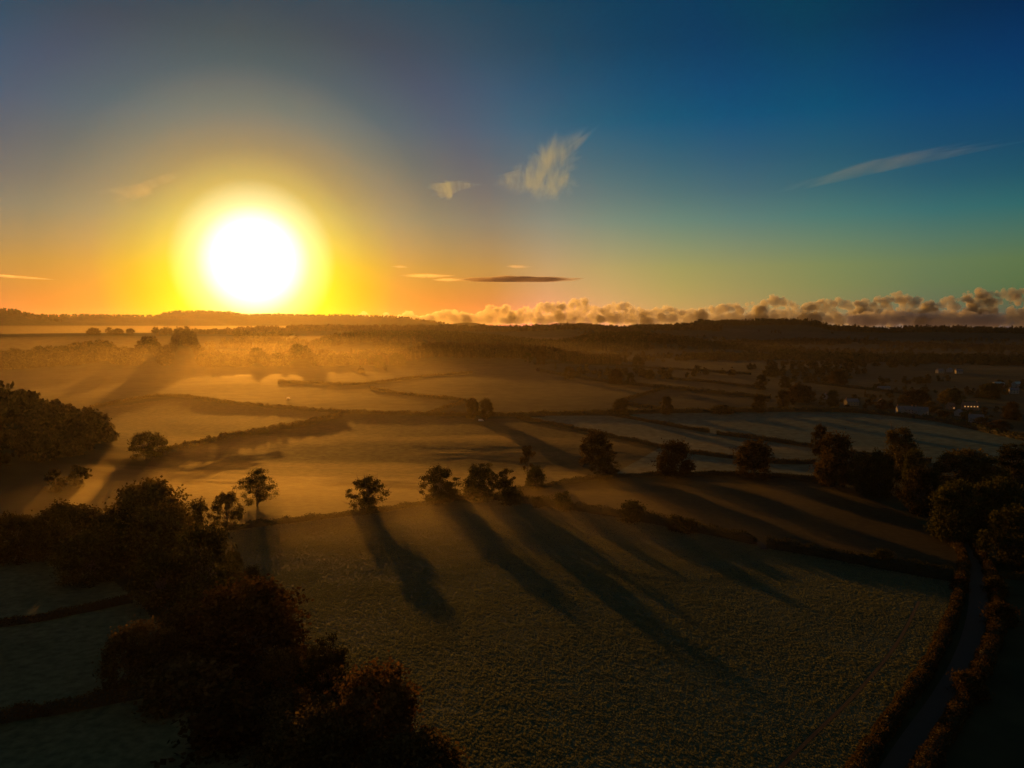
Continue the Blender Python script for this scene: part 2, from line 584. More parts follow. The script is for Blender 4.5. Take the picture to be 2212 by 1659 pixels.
def poly(*pts):
    return np.array([at(*p)[:2] if len(p) == 2 else p[:2] for p in pts])


def hw(k, rev=False):
    a = [tuple(p) for p in HW[k]]
    return a[::-1] if rev else a


FIELDS = [
    ('pasture', 'pasture', poly(*hw('crest_left'), *hw('crest_right')[1:], *hw('crest_right_end'), *hw('lane_left')[4:], (1600, 1900), (960, 1900), (800, 1640), (690, 1480), (610, 1380), (545, 1260))),
    ('stubble_field', 'stubble', poly(*hw('stubble_top'), (1880, 1078), (1960, 1112), (2025, 1152), *hw('lane_left')[:4], *hw('crest_right_end', True), *hw('crest_right', True))),
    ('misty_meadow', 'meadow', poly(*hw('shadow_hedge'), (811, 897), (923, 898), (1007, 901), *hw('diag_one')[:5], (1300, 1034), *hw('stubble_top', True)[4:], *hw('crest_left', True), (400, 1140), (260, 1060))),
    ('dewy_field', 'dew', poly(*hw('diag_one')[4:], (1790, 1042), *hw('stubble_top', True)[1:6])),
    ('dewy_strip', 'dew', poly(*hw('diag_two'), *hw('diag_two_end')[:5], (1761, 1002), *hw('diag_one', True)[1:], (1202, 897))),
    ('village_field', 'dew', poly(*hw('mid_right')[4:], (2230, 1000), (2150, 1010), *hw('diag_two_end', True), *hw('diag_two', True))),
    ('corner_field', 'corner', poly((-60, 1216), (110, 1200), (210, 1225), (300, 1300), (430, 1460), (560, 1620), (640, 1800), (-300, 1800))),
    ('mid_field', 'meadow', poly((400, 858), *hw('mid_left')[4:], *hw('shadow_hedge', True), (230, 960), (196, 884))),
]


def in_poly(x, y, pg):
    inside = np.zeros(x.shape, bool)
    j = len(pg) - 1
    for i in range(len(pg)):
        xi, yi = pg[i]
        xj, yj = pg[j]
        c = ((yi > y) != (yj > y)) & (x < (xj - xi) * (y - yi) / ((yj - yi) if yj != yi else 1e-9) + xi)
        inside ^= c
        j = i
    return inside


# ------------------------------------------------------------------ ground: one sheet, its faces shared out to the fields
az = np.concatenate([np.arange(-42, 42.0001, 0.12), np.linspace(42, 318, 72)[1:-1]])
rr = np.concatenate([np.linspace(5, 140, 14)[:-1], np.arange(140, 460, 0.7), np.arange(460, 720, 1.8), np.geomspace(720, 9000, 225)])
AZ, RR = np.meshgrid(np.radians(az), rr)
GX, GY = RR * np.sin(AZ), RR * np.cos(AZ)
GZ = height(GX, GY)
PAST = FIELDS[0][2]
# tussocks of rough grass on the foreground pasture, softer bumps on the other near ground
tus = fbm(GX / 1.35 + 0.6 * vnoise(GX / 5, GY / 5, 3), GY / 1.05, 21, 2)
tus = np.clip(tus - 0.42, 0, 1) * 1.9
patch = 0.65 + 0.6 * vnoise(GX / 26, GY / 26, 31)
m_past = in_poly(GX, GY, PAST)
m_stub = in_poly(GX, GY, FIELDS[1][2])
amp = np.where(m_past, 1.0, np.where(m_stub, 0.22, 0.4)) * (1 - sstep(560, 720, RR))
GZ = GZ + tus * patch * amp * 0.16
nr, na = AZ.shape
idx = np.arange(nr * na).reshape(nr, na)
a0 = idx[:-1, :]
a1 = np.roll(idx, -1, axis=1)[:-1, :]
b0 = idx[1:, :]
b1 = np.roll(idx, -1, axis=1)[1:, :]
faces = np.stack([a0, b0, b1, a1], -1).reshape(-1, 4)[:, ::-1]
verts = np.stack([GX.ravel(), GY.ravel(), GZ.ravel()], 1)
cx = verts[faces, 0].mean(1)
cyy = verts[faces, 1].mean(1)
owner = np.full(len(faces), -1)
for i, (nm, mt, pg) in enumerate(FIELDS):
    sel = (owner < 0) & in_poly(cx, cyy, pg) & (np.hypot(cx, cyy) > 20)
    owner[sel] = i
FIELD_LABEL = {
    'pasture': 'rough tussocky pasture in the foreground striped by long tree shadows',
    'stubble_field': 'brown field between the two hedges right of the crest trees',
    'misty_meadow': 'golden misty meadow behind the crest trees',
    'dewy_field': 'narrow pale dewy field behind the brown field',
    'dewy_strip': 'grey green strip of grass between two slanting hedges',
    'village_field': 'large dim field below the village houses',
    'corner_field': 'dim grass field crossed by hedges in the bottom left corner',
    'mid_field': 'hazy field on the left behind the low hedge shadow',
}
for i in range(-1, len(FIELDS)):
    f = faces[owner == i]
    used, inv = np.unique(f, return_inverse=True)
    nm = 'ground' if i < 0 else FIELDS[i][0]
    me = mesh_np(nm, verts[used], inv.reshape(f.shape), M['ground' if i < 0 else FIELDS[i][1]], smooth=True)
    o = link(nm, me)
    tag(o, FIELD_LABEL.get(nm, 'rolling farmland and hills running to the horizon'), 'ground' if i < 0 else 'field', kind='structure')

# ------------------------------------------------------------------ trees


def leaf_quads(rng, centres, n, spread, size, flat=0.8, up=0.25):
    """n quads scattered in soft clumps round the centres; returns verts"""
    d = rng.normal(size=(n, 3))
    d /= np.linalg.norm(d, axis=1, keepdims=True)
    rad = rng.random(n) ** 0.5 * np.where(rng.random(n) < .3, 1.0 + .7 * rng.random(n), 1.0)
    sq = 0.65 + 0.8 * np.random.default_rng(len(centres)).random((len(centres), 3))
    ci = rng.integers(0, len(centres), n)
    c = centres[ci]
    p = c[:, :3] + d * rad[:, None] * c[:, 3:4] * np.array([1, 1, flat]) * spread * sq[ci]
    nrm_ = rng.normal(size=(n, 3)) + d * 0.9 + np.array([0, 0, up])
    nrm_ /= np.linalg.norm(nrm_, axis=1, keepdims=True)
    t = np.cross(nrm_, rng.normal(size=(n, 3)))
    t /= np.linalg.norm(t, axis=1, keepdims=True)
    b = np.cross(nrm_, t)
    s = size * (0.6 + 0.8 * rng.random(n))[:, None]
    l = s * (0.8 + 0.7 * rng.random(n))[:, None]
    q = np.stack([p - t * s * .5 - b * l * .3, p + t * s * .25 - b * l * .55, p + t * s * .55 + b * l * .25, p - t * s * .2 + b * l * .6], 1)
    return q.reshape(-1, 3)


def make_tree(seed, height_=16.0, width=15.0, base=0.22, nclump=38, leaves=5200, size=0.5, clump=0.17, lean=0.0, top=1.0, droop=0.0, trunk_r=0.42, shape='round', twigs=0, mat='leaf'):
    """crown mesh and trunk mesh of one tree, foot at the origin"""
    rng = np.random.default_rng(seed)
    R0 = width / 2
    zc0 = base * height_
    crown_h = height_ - zc0
    centres = []
    tries = 0
    while len(centres) < nclump and tries < 9000:
        tries += 1
        u = rng.random()
        if shape == 'round':
            prof = math.sin(math.pi * (0.10 + 0.84 * u ** 0.85)) ** 0.62
        elif shape == 'dome':
            prof = math.sqrt(max(0.0, 1 - (u * 0.97) ** 2.3)) * (0.86 + 0.14 * u)
        elif shape == 'umbrella':
            prof = (0.35 + 0.65 * u) if u < 0.55 else math.sqrt(max(0, 1 - ((u - 0.55) / 0.47) ** 2))
        elif shape == 'cone':
            prof = (1 - u) ** 0.9 * 0.95 + 0.05
        elif shape == 'tall':
            prof = 0.55 + 0.45 * math.sin(math.pi * (0.15 + 0.75 * u)) if u < 0.85 else math.sqrt(max(0, 1 - ((u - 0.85) / 0.16) ** 2)) * 0.85
        else:
            prof = math.sin(math.pi * (0.12 + 0.8 * u)) ** 0.5
        a = rng.random() * 2 * math.pi
        lobes = 1 + 0.22 * math.sin(2 * a + seed) + 0.14 * math.sin(5 * a + 1.7 * seed + 3 * u)
        rad = R0 * prof * lobes * (rng.random() ** (0.35 if shape != 'cone' else 0.5)) * (1 - clump * 0.75)
        z = zc0 + crown_h * u * (1 - clump * 0.5)
        cr = clump * width * (0.65 + 0.75 * rng.random()) * (0.55 if shape == 'cone' else 1)
        c = np.array([rad * math.cos(a) + lean * (z / height_) ** 2, rad * math.sin(a), z - droop * (rad / R0) ** 2, cr])
        if all(np.linalg.norm(c[:3] - o[:3]) > 0.62 * min(cr, o[3]) for o in centres):
            centres.append(c)
    centres = np.array(centres)
    q = leaf_quads(rng, centres, leaves, 1.0, size)
    q[:, 2] = np.maximum(q[:, 2], 0.1)
    n = len(q) // 4
    crown = mesh_np('crown_mesh', q, np.arange(n * 4).reshape(n, 4), M[mat])
    mb = MB()
    fork = zc0 + crown_h * 0.28
    tp = []
    for i in range(5):
        t = i / 4
        z = fork * t - 0.8 * (i == 0)
        tp.append((lean * (z / height_) ** 2 + 0.15 * math.sin(i * 1.7 + seed) * t, 0.12 * math.cos(i * 2.1 + seed) * t, z))
    rads = [trunk_r * (1.35 if i == 0 else 1 - 0.1 * i) for i in range(5)]
    mb.tube(tp, rads, 7)
    order = np.argsort(-centres[:, 3])
    for j in order[:min(len(order), 26)]:
        c = centres[j]
        s = Vector(tp[-1] if rng.random() < .7 else tp[3])
        e = Vector((c[0], c[1], c[2]))
        mid = s.lerp(e, 0.5) + Vector((rng.normal() * .05 * width, rng.normal() * .05 * width, (0.06 if shape != 'cone' else 0) * height_ * rng.random()))
        mb.tube([s, s.lerp(mid, .6) + Vector((0, 0, .02 * height_)), mid, e], [trunk_r * .5, trunk_r * .38, trunk_r * .27, trunk_r * .08], 5)
    for j in range(twigs):
        c = centres[rng.integers(len(centres))]
        d = Vector((c[0] + rng.normal() * .6, c[1] + rng.normal() * .6, max(0.5, c[2] - zc0 * .6))).normalized()
        s = Vector((c[0], c[1], c[2]))
        ln = width * (0.18 + 0.2 * rng.random())
        mb.tube([s, s + d * ln * .55 + Vector((0, 0, .1)), s + d * ln], [.12, .08, .03], 4)
    trunk = mb.mesh('trunk_mesh', M['bark'], True)
    return crown, trunk


KINDS = {   # unit shapes: (crown mesh, trunk mesh, height, width)
    'open_oak': (dict(seed=3, height_=16, width=18, base=.12, nclump=52, leaves=9000, size=.36, clump=.092, trunk_r=.5, twigs=18), ),
    'round_oak': (dict(seed=11, height_=16, width=16, base=.06, nclump=75, leaves=11000, size=.38, clump=.115, trunk_r=.5, twigs=14), ),
    'ivy_tree': (dict(seed=5, height_=18, width=14, base=.03, nclump=80, leaves=11000, size=.38, clump=.125, shape='tall', trunk_r=.5, twigs=10), ),
    'leaning_oak': (dict(seed=8, height_=15, width=13, base=.40, nclump=38, leaves=5200, size=.34, clump=.1, lean=2.6, droop=2.6, shape='umbrella', trunk_r=.42), ),
    'bush': (dict(seed=14, height_=7, width=9, base=.0, nclump=26, leaves=3600, size=.42, clump=.2, shape='dome', trunk_r=.22), ),
    'field_oak': (dict(seed=21, height_=16, width=19, base=.10, nclump=64, leaves=8600, size=.46, clump=.115, shape='dome', trunk_r=.5), ),
    'clear_oak': (dict(seed=45, height_=20, width=15, base=.12, nclump=64, leaves=7000, size=.38, clump=.125, trunk_r=.4), ),
    'thin_ash': (dict(seed=27, height_=16, width=10, base=.3, nclump=20, leaves=2800, size=.42, clump=.15, trunk_r=.28), ),
    'twiggy_oak': (dict(seed=31, height_=12, width=13, base=.08, nclump=30, leaves=4200, size=.42, clump=.15, trunk_r=.35, twigs=26), ),
    'dome_oak': (dict(seed=36, height_=17, width=23, base=.02, nclump=100, leaves=13000, size=.5, clump=.105, shape='dome', trunk_r=.55), ),
    'lumpy_oak': (dict(seed=41, height_=16, width=19, base=.04, nclump=80, leaves=10500, size=.46, clump=.115, shape='round', trunk_r=.5), ),
}
TREE = {}
for k, (kw,) in KINDS.items():
    c, t = make_tree(**kw)
    TREE[k] = (c, t, kw['height_'], kw['width'])

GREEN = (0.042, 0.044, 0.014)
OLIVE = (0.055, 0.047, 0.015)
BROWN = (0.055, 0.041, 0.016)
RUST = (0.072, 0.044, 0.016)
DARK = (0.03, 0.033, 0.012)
rnd = random.Random(4)


def tree(kind, base, top, x0, x1, label, col=GREEN, rot=None, group=None, cat='tree', name=None):
    """a tree whose foot stands at base and which reaches that width and top in the layout frame"""
    c, t, h0, w0 = TREE[kind]
    p = at(*base)
    m = per_px(p)
    h = max(1.5, (base[1] - top) * m * 1.02)
    w = max(1.5, (x1 - x0) * m)
    nm = name or ('oak_tree' if 'oak' in kind else 'bush' if kind == 'bush' else 'tree')
    e = link(nm, None, loc=p)
    e.empty_display_size = 1
    e.rotation_euler = (0, 0, rnd.random() * 6.28 if rot is None else rot)
    tag(e, label, cat, group)
    wide = 1.22 if group == LEFT_GROUP else 1.0
    s = (w / w0 * wide, w / w0 * wide, h / h0)
    k = 0.85 + 0.3 * rnd.random()
    o = link('crown', c, e, scale=s)
    o.color = (col[0] * k, col[1] * k, col[2] * k, 1)
    link('trunk', t, e, scale=s)
    return e


LEFT_GROUP = 'trees down the left side of the pasture'
CREST = 'trees along the crest hedge'
tree('open_oak', (797, 1109), 1035, 750, 842, 'lone open crowned oak on the crest hedge, leftmost of the four big crest trees', GREEN, 0.4, CREST)
tree('round_oak', (948, 1086), 1012, 906, 990, 'dense rounded oak on the crest hedge, next right of the lone oak', GREEN, 1.0, CREST)
tree('ivy_tree', (1042, 1082), 1002, 1008, 1078, 'tallest dense tree at the top of the crest where three hedges meet', GREEN, 2.0, CREST)
tree('leaning_oak', (1086, 1079), 1014, 1064, 1120, 'small leaning oak with flat crown and bare curved trunk beside the tallest crest tree', GREEN, 0.0, CREST)
tree('bush', (1104, 1090), 1052, 1081, 1127, 'round dark bush under the leaning oak', DARK, group=CREST, cat='bush')
tree('bush', (1018, 1076), 1040, 1002, 1036, 'small bush at the left foot of the tallest crest tree', GREEN, group=CREST, cat='bush')
tree('field_oak', (1157, 1056), 1008, 1130, 1183, 'compact round tree on the hedge right of the leaning oak', GREEN, group=CREST)
tree('thin_ash', (1140, 1030), 963, 1122, 1156, 'thin hazy tree standing in the mist behind the compact round tree', BROWN)
tree('field_oak', (1287, 1010), 934, 1245, 1328, 'spreading hazy tree on the slanting hedge above the small round tree', BROWN)
tree('round_oak', (1304, 1037), 985, 1277, 1335, 'small round tree on the brown field hedge, left of the flame shaped tree', OLIVE)
tree('lumpy_oak', (1458, 1031), 957, 1414, 1504, 'flame shaped autumn tree on the brown field hedge', BROWN)
tree('field_oak', (1628, 1031), 956, 1583, 1677, 'wide autumn tree with short trunk, right of the flame shaped tree', BROWN)
tree('clear_oak', (556, 1094), 1019, 519, 590, 'tree rising out of the mist with its shadow hanging below', GREEN, 0.6)
tree('field_oak', (320, 990), 940, 284, 355, 'solitary round tree on the left edge of the misty meadow', GREEN)
tree('twiggy_oak', (427, 1144), 1086, 399, 456, 'small tree with bare twigs on top at the left end of the crest hedge', OLIVE)
tree('open_oak', (491, 1144), 1072, 454, 529, 'ragged small oak beside the tree with bare twigs', OLIVE, 2.2)
# the wooded corner on the left
LEFT = LEFT_GROUP
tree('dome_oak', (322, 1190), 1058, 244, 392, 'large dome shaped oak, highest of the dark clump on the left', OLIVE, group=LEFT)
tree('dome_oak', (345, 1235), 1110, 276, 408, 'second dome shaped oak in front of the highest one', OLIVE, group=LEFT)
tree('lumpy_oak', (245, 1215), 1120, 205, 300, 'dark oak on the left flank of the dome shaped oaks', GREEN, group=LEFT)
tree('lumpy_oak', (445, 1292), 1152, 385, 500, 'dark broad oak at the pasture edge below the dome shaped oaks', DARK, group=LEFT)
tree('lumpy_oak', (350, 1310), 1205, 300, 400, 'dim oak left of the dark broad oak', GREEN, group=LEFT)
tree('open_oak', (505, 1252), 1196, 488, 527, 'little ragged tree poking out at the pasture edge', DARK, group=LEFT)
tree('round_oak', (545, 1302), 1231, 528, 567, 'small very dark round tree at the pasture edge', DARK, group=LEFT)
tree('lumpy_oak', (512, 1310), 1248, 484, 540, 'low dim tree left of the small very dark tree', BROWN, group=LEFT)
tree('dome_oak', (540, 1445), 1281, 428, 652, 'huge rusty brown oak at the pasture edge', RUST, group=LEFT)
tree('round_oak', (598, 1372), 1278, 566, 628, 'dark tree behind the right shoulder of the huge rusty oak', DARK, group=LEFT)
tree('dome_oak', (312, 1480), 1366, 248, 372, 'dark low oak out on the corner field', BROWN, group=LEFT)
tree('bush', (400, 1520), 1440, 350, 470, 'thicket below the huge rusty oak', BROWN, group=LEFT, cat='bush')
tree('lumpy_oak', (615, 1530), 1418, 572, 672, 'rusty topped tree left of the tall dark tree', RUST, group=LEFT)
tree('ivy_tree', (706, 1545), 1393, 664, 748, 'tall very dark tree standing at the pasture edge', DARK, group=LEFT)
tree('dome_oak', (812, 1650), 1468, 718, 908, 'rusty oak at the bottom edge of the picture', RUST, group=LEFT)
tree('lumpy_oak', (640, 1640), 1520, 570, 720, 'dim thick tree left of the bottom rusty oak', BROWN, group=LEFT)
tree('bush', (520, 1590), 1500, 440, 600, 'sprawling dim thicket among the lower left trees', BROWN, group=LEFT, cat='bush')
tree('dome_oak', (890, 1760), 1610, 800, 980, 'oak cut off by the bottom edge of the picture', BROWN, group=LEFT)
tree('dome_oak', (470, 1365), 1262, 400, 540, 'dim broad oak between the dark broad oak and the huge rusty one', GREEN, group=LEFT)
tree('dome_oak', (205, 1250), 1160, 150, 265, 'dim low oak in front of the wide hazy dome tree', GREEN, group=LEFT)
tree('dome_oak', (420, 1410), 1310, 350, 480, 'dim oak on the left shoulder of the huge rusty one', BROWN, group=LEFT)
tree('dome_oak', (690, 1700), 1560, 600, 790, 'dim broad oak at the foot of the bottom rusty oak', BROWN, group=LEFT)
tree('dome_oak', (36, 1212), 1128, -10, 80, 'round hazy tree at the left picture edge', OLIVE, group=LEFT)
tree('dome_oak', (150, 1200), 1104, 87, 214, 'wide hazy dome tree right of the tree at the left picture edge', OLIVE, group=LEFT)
# the right side
RIGHT = 'trees at the right end of the hedges'
tree('round_oak', (1770, 985), 924, 1751, 1790, 'round tree peeping over the right end of the slanting hedge', OLIVE, group=RIGHT)
tree('lumpy_oak', (1803, 1050), 948, 1760, 1848, 'broad reddish oak at the right end of the dewy field', BROWN, group=RIGHT)
tree('round_oak', (1860, 1060), 990, 1835, 1890, 'dim tree behind the reddish oak', OLIVE, group=RIGHT)
tree('dome_oak', (1898, 1072), 986, 1860, 1938, 'round tree with lit left rim right of the reddish oak', OLIVE, group=RIGHT)
tree('ivy_tree', (1945, 1030), 935, 1912, 1978, 'tall tree standing above the round tree with lit rim', OLIVE, group=RIGHT)
tree('round_oak', (1973, 1068), 984, 1944, 2003, 'dark tree in front of the tall one on the right', GREEN, group=RIGHT)
tree('dome_oak', (2092, 1050), 985, 2030, 2156, 'wide flat domed tree in the dim field on the right', OLIVE, group=RIGHT)
tree('ivy_tree', (2190, 1045), 972, 2160, 2225, 'tall tree at the right picture edge below the village', GREEN, group=RIGHT)
tree('lumpy_oak', (1990, 1112), 1024, 1953, 2030, 'leafy tree where the lane disappears, with lit left side', OLIVE, group=RIGHT)
tree('dome_oak', (2062, 1165), 1058, 2002, 2116, 'large dark tree over the top of the lane', GREEN, group=RIGHT)
tree('dome_oak', (2150, 1160), 1054, 2092, 2208, 'large dark tree right of the top of the lane', GREEN, group=RIGHT)
tree('lumpy_oak', (2200, 1225), 1120, 2150, 2260, 'dark tree at the right edge beside the lane', GREEN, group=RIGHT)
tree('bush', (2072, 1275), 1250, 2058, 2088, 'reddish bush at the hedge corner by the lane', RUST, group=RIGHT, cat='bush')
tree('bush', (2150, 1282), 1252, 2132, 2170, 'yellowish bush across the lane from the hedge corner', OLIVE, group=RIGHT, cat='bush')
tree('bush', (2160, 1350), 1310, 2132, 2186, 'round bush standing higher in the right lane hedge', BROWN, group=RIGHT, cat='bush')
tree('bush', (2095, 1505), 1460, 2070, 2130, 'shaggy bush low in the right lane hedge', BROWN, group=RIGHT, cat='bush')
# bushes in the crest hedge
HB = 'bushes in the hedges'
tree('bush', (1366, 1126), 1084, 1339, 1393, 'round bush standing out of the crest hedge on the right', DARK, group=HB, cat='bush')
tree('bush', (1458, 1144), 1114, 1438, 1480, 'left one of two joined bushes in the crest hedge', DARK, group=HB, cat='bush')
tree('bush', (1488, 1150), 1122, 1466, 1512, 'right one of two joined bushes in the crest hedge', DARK, group=HB, cat='bush')
tree('bush', (1218, 1102), 1064, 1198, 1242, 'leafy bush behind the crest hedge left of the round one', GREEN, group=HB, cat='bush')
tree('bush', (1161, 1096), 1074, 1148, 1175, 'little bush just right of the crest trees', DARK, group=HB, cat='bush')
tree('bush', (1905, 1222), 1190, 1886, 1926, 'small bush at the far end of the crest hedge', GREEN, group=HB, cat='bush')
tree('bush', (1560, 893), 876, 1534, 1580, 'low bush in the long hedge left of the village', GREEN, group=HB, cat='bush')
# middle distance
MID = 'hedgerow trees in the hazy middle distance'
MIDL = [
    ('field_oak', (1021, 906), 861, 1004, 1038, 'left one of the twin trees on the long middle hedge'),
    ('field_oak', (1051, 907), 862, 1035, 1068, 'right one of the twin trees on the long middle hedge'),
    ('field_oak', (1169, 788), 757, 1157, 1182, 'tree by the right end of the dark wood'),
    ('thin_ash', (1140, 790), 762, 1132, 1152, 'slim tree between the dark wood and the next field tree'),
    ('field_oak', (1247, 787), 770, 1237, 1257, 'small tree on the top right hedge'),
    ('field_oak', (1378, 793), 772, 1364, 1392, 'flat topped tree further right on the top right hedge'),
    ('field_oak', (1230, 820), 793, 1217, 1244, 'tree on the long right hedge, leftmost of its row'),
    ('dome_oak', (1330, 829), 799, 1310, 1351, 'broadest tree on the long right hedge'),
    ('round_oak', (1362, 831), 806, 1352, 1376, 'tree close beside the broadest tree of its hedge'),
    ('field_oak', (1341, 899), 862, 1323, 1360, 'tree where the spur hedge meets the long middle hedge'),
    ('round_oak', (1440, 896), 858, 1426, 1456, 'upright tree on the long middle hedge'),
    ('round_oak', (1640, 891), 855, 1623, 1658, 'dark round tree on the long middle hedge before the village'),
    ('round_oak', (1690, 885), 846, 1676, 1705, 'reddish tree among those left of the village'),
    ('dome_oak', (1727, 868), 833, 1696, 1757, 'broad dark tree left of the village'),
    ('round_oak', (1695, 838), 815, 1683, 1709, 'small tree behind the broad dark tree left of the village'),
    ('round_oak', (1645, 842), 812, 1632, 1660, 'tree at the end of the inner right hedge'),
    ('round_oak', (1798, 878), 846, 1783, 1812, 'tree left of the cream house'),
    ('dome_oak', (1810, 832), 802, 1792, 1829, 'lone broad tree on the pale field above the village'),
    ('dome_oak', (1978, 874), 846, 1951, 2004, 'large dark tree behind the white gabled cottage'),
    ('dome_oak', (2054, 872), 845, 2028, 2078, 'large dark tree between the white cottage and the lit house'),
    ('dome_oak', (2138, 860), 833, 2115, 2162, 'pale leafy tree above the lit house'),
    ('round_oak', (1905, 884), 866, 1892, 1922, 'small tree just left of the white gabled cottage'),
    ('round_oak', (2010, 890), 870, 1997, 2024, 'small tree right of the white gabled cottage'),
    ('round_oak', (2185, 905), 875, 2168, 2204, 'tree at the right edge of the village'),
    ('round_oak', (2120, 925), 905, 2105, 2138, 'bushy tree below the lit house'),
    ('round_oak', (2160, 935), 912, 2142, 2182, 'bushy tree right below the small gabled cottage'),
    ('field_oak', (696, 782), 756, 684, 708, 'flat topped lone tree in the haze above the upper left hedge'),
    ('round_oak', (818, 795), 768, 806, 832, 'round hazy tree left of the dark wood'),
    ('dome_oak', (858, 790), 764, 838, 880, 'hazy clump at the left end of the dark wood'),
    ('dome_oak', (202, 723), 710, 189, 215, 'broad tree on the ridge field, leftmost of four against the mist'),
    ('round_oak', (236, 722), 709, 229, 243, 'narrow tree on the ridge field, second of four against the mist'),
    ('dome_oak', (256, 722), 711, 244, 268, 'low tree on the ridge field, third of four against the mist'),
    ('dome_oak', (281, 722), 711, 271, 290, 'tree on the ridge field, rightmost of four against the mist'),
]
for k, b, t, x0, x1, lab in MIDL:
    tree(k, b, t, x0, x1, lab, rnd.choice([GREEN, OLIVE, OLIVE, BROWN]), group=MID)

# ------------------------------------------------------------------ woods: far masses of trees, one object each


def wood_tree(seed, kind):
    if kind == 'conifer':
        return make_tree(seed, 16, 6.5, .08, 26, 420, 1.1, .24, shape='cone', trunk_r=.25, mat='far_leaf')[0]
    return make_tree(seed, 14, 13, .0, 20, 520, 1.35, .2, shape='dome', trunk_r=.3, mat='far_leaf')[0]


WOOD_MESH = [wood_tree(51, 'b'), wood_tree(52, 'b'), wood_tree(53, 'b'), wood_tree(61, 'conifer'), wood_tree(62, 'conifer')]


def wood_group(meshes, name):
    ng = bpy.data.node_groups.new(name, 'GeometryNodeTree')
    ng.interface.new_socket('Geometry', in_out='INPUT', socket_type='NodeSocketGeometry')
    ng.interface.new_socket('Geometry', in_out='OUTPUT', socket_type='NodeSocketGeometry')
    n, l = ng.nodes, ng.links
    gi, go = n.new('NodeGroupInput'), n.new('NodeGroupOutput')
    join = n.new('GeometryNodeJoinGeometry')
    var = n.new('GeometryNodeInputNamedAttribute')
    var.data_type = 'INT'
    var.inputs['Name'].default_value = 'variant'
    scl = n.new('GeometryNodeInputNamedAttribute')
    scl.data_type = 'FLOAT_VECTOR'
    scl.inputs['Name'].default_value = 'tree_scale'
    rot = n.new('GeometryNodeInputNamedAttribute')
    rot.data_type = 'FLOAT_VECTOR'
    rot.inputs['Name'].default_value = 'tree_turn'
    for i, src in enumerate(meshes):
        cmp_ = n.new('FunctionNodeCompare')
        cmp_.data_type = 'INT'
        cmp_.operation = 'EQUAL'
        l.new(var.outputs['Attribute'], cmp_.inputs[2])
        cmp_.inputs[3].default_value = i
        inst = n.new('GeometryNodeInstanceOnPoints')
        l.new(gi.outputs[0], inst.inputs['Points'])
        l.new(cmp_.outputs[0], inst.inputs['Selection'])
        oi = n.new('GeometryNodeObjectInfo')
        oi.inputs['Object'].default_value = src
        oi.inputs['As Instance'].default_value = True
        l.new(oi.outputs['Geometry'], inst.inputs['Instance'])
        l.new(rot.outputs['Attribute'], inst.inputs['Rotation'])
        l.new(scl.outputs['Attribute'], inst.inputs['Scale'])
        l.new(inst.outputs[0], join.inputs[0])
    l.new(join.outputs[0], go.inputs[0])
    return ng


# the shapes the woods repeat stand at the near edge of each wood as trees of their own
def shape_tree(mesh, base, label, col, name='tree', k=1.0):
    e = link(name, None, loc=at(*base))
    tag(e, label, 'tree')
    o = link('crown', mesh, e, scale=(k, k, k))
    o.color = (*col, 1)
    mb = MB()
    mb.tube([(0, 0, -0.8), (0, 0, 3), (.1, 0, 7)], [.35, .28, .18], 6)
    link('trunk', mb.mesh('trunk_mesh', M['bark']), e)
    return o


WOOD_SRC = [
    shape_tree(WOOD_MESH[0], (172, 1052), 'small round tree at the near foot of the wooded hill', OLIVE),
    shape_tree(WOOD_MESH[1], (780, 806), 'low hazy tree left of the dark wood clump', OLIVE),
    shape_tree(WOOD_MESH[2], (120, 1062), 'lowest tree at the near foot of the wooded hill', BROWN),
    shape_tree(WOOD_MESH[3], (832, 800), 'narrow pointed conifer at the left end of the dark wood', GREEN, 'conifer'),
    shape_tree(WOOD_MESH[4], (1200, 800), 'narrow pointed conifer at the right end of the dark wood', GREEN, 'conifer'),
]
WOOD_NG = wood_group(WOOD_SRC, 'wood_planting')


def wood(name, label, x, y, smin, smax, conifer=0.0, col=OLIVE, seed=1, sink=0.6):
    rng = np.random.default_rng(seed)
    n = len(x)
    z = height(x, y) - sink
    me = bpy.data.meshes.new(name)
    me.vertices.add(n)
    me.vertices.foreach_set('co', np.stack([x, y, z], 1).astype(np.float32).ravel())
    v = np.where(rng.random(n) < conifer, 3 + rng.integers(0, 2, n), rng.integers(0, 3, n)).astype(np.int32)
    a = me.attributes.new('variant', 'INT', 'POINT')
    a.data.foreach_set('value', v)
    s = smin + (smax - smin) * rng.random(n) ** 1.8 * (.6 + .6 * vnoise(x / 70, y / 70, seed))
    sc = np.stack([s * (.85 + .3 * rng.random(n)), s * (.85 + .3 * rng.random(n)), s * (.85 + .35 * rng.random(n))], 1)
    a = me.attributes.new('tree_scale', 'FLOAT_VECTOR', 'POINT')
    a.data.foreach_set('vector', sc.astype(np.float32).ravel())
    r = np.zeros((n, 3), np.float32)
    r[:, 2] = rng.random(n) * 6.283
    a = me.attributes.new('tree_turn', 'FLOAT_VECTOR', 'POINT')
    a.data.foreach_set('vector', r.ravel())
    me.update()
    o = link(name, me)
    o.color = (*col, 1)
    md = o.modifiers.new('planting', 'NODES')
    md.node_group = WOOD_NG
    tag(o, label, 'wood', kind='stuff')
    return o


def scatter_polar(rng, a0, a1, r0, r1, spacing):
    """jittered points over a ring sector"""
    area = (a1 - a0) * (r1 * r1 - r0 * r0) / 2
    n = int(area / spacing ** 2)
    a = a0 + (a1 - a0) * rng.random(n)
    r = np.sqrt(r0 * r0 + (r1 * r1 - r0 * r0) * rng.random(n))
    return r * np.sin(a), r * np.cos(a)


def pa(px):
    return math.atan((px - W / 2) / F * math.cos(PITCH))


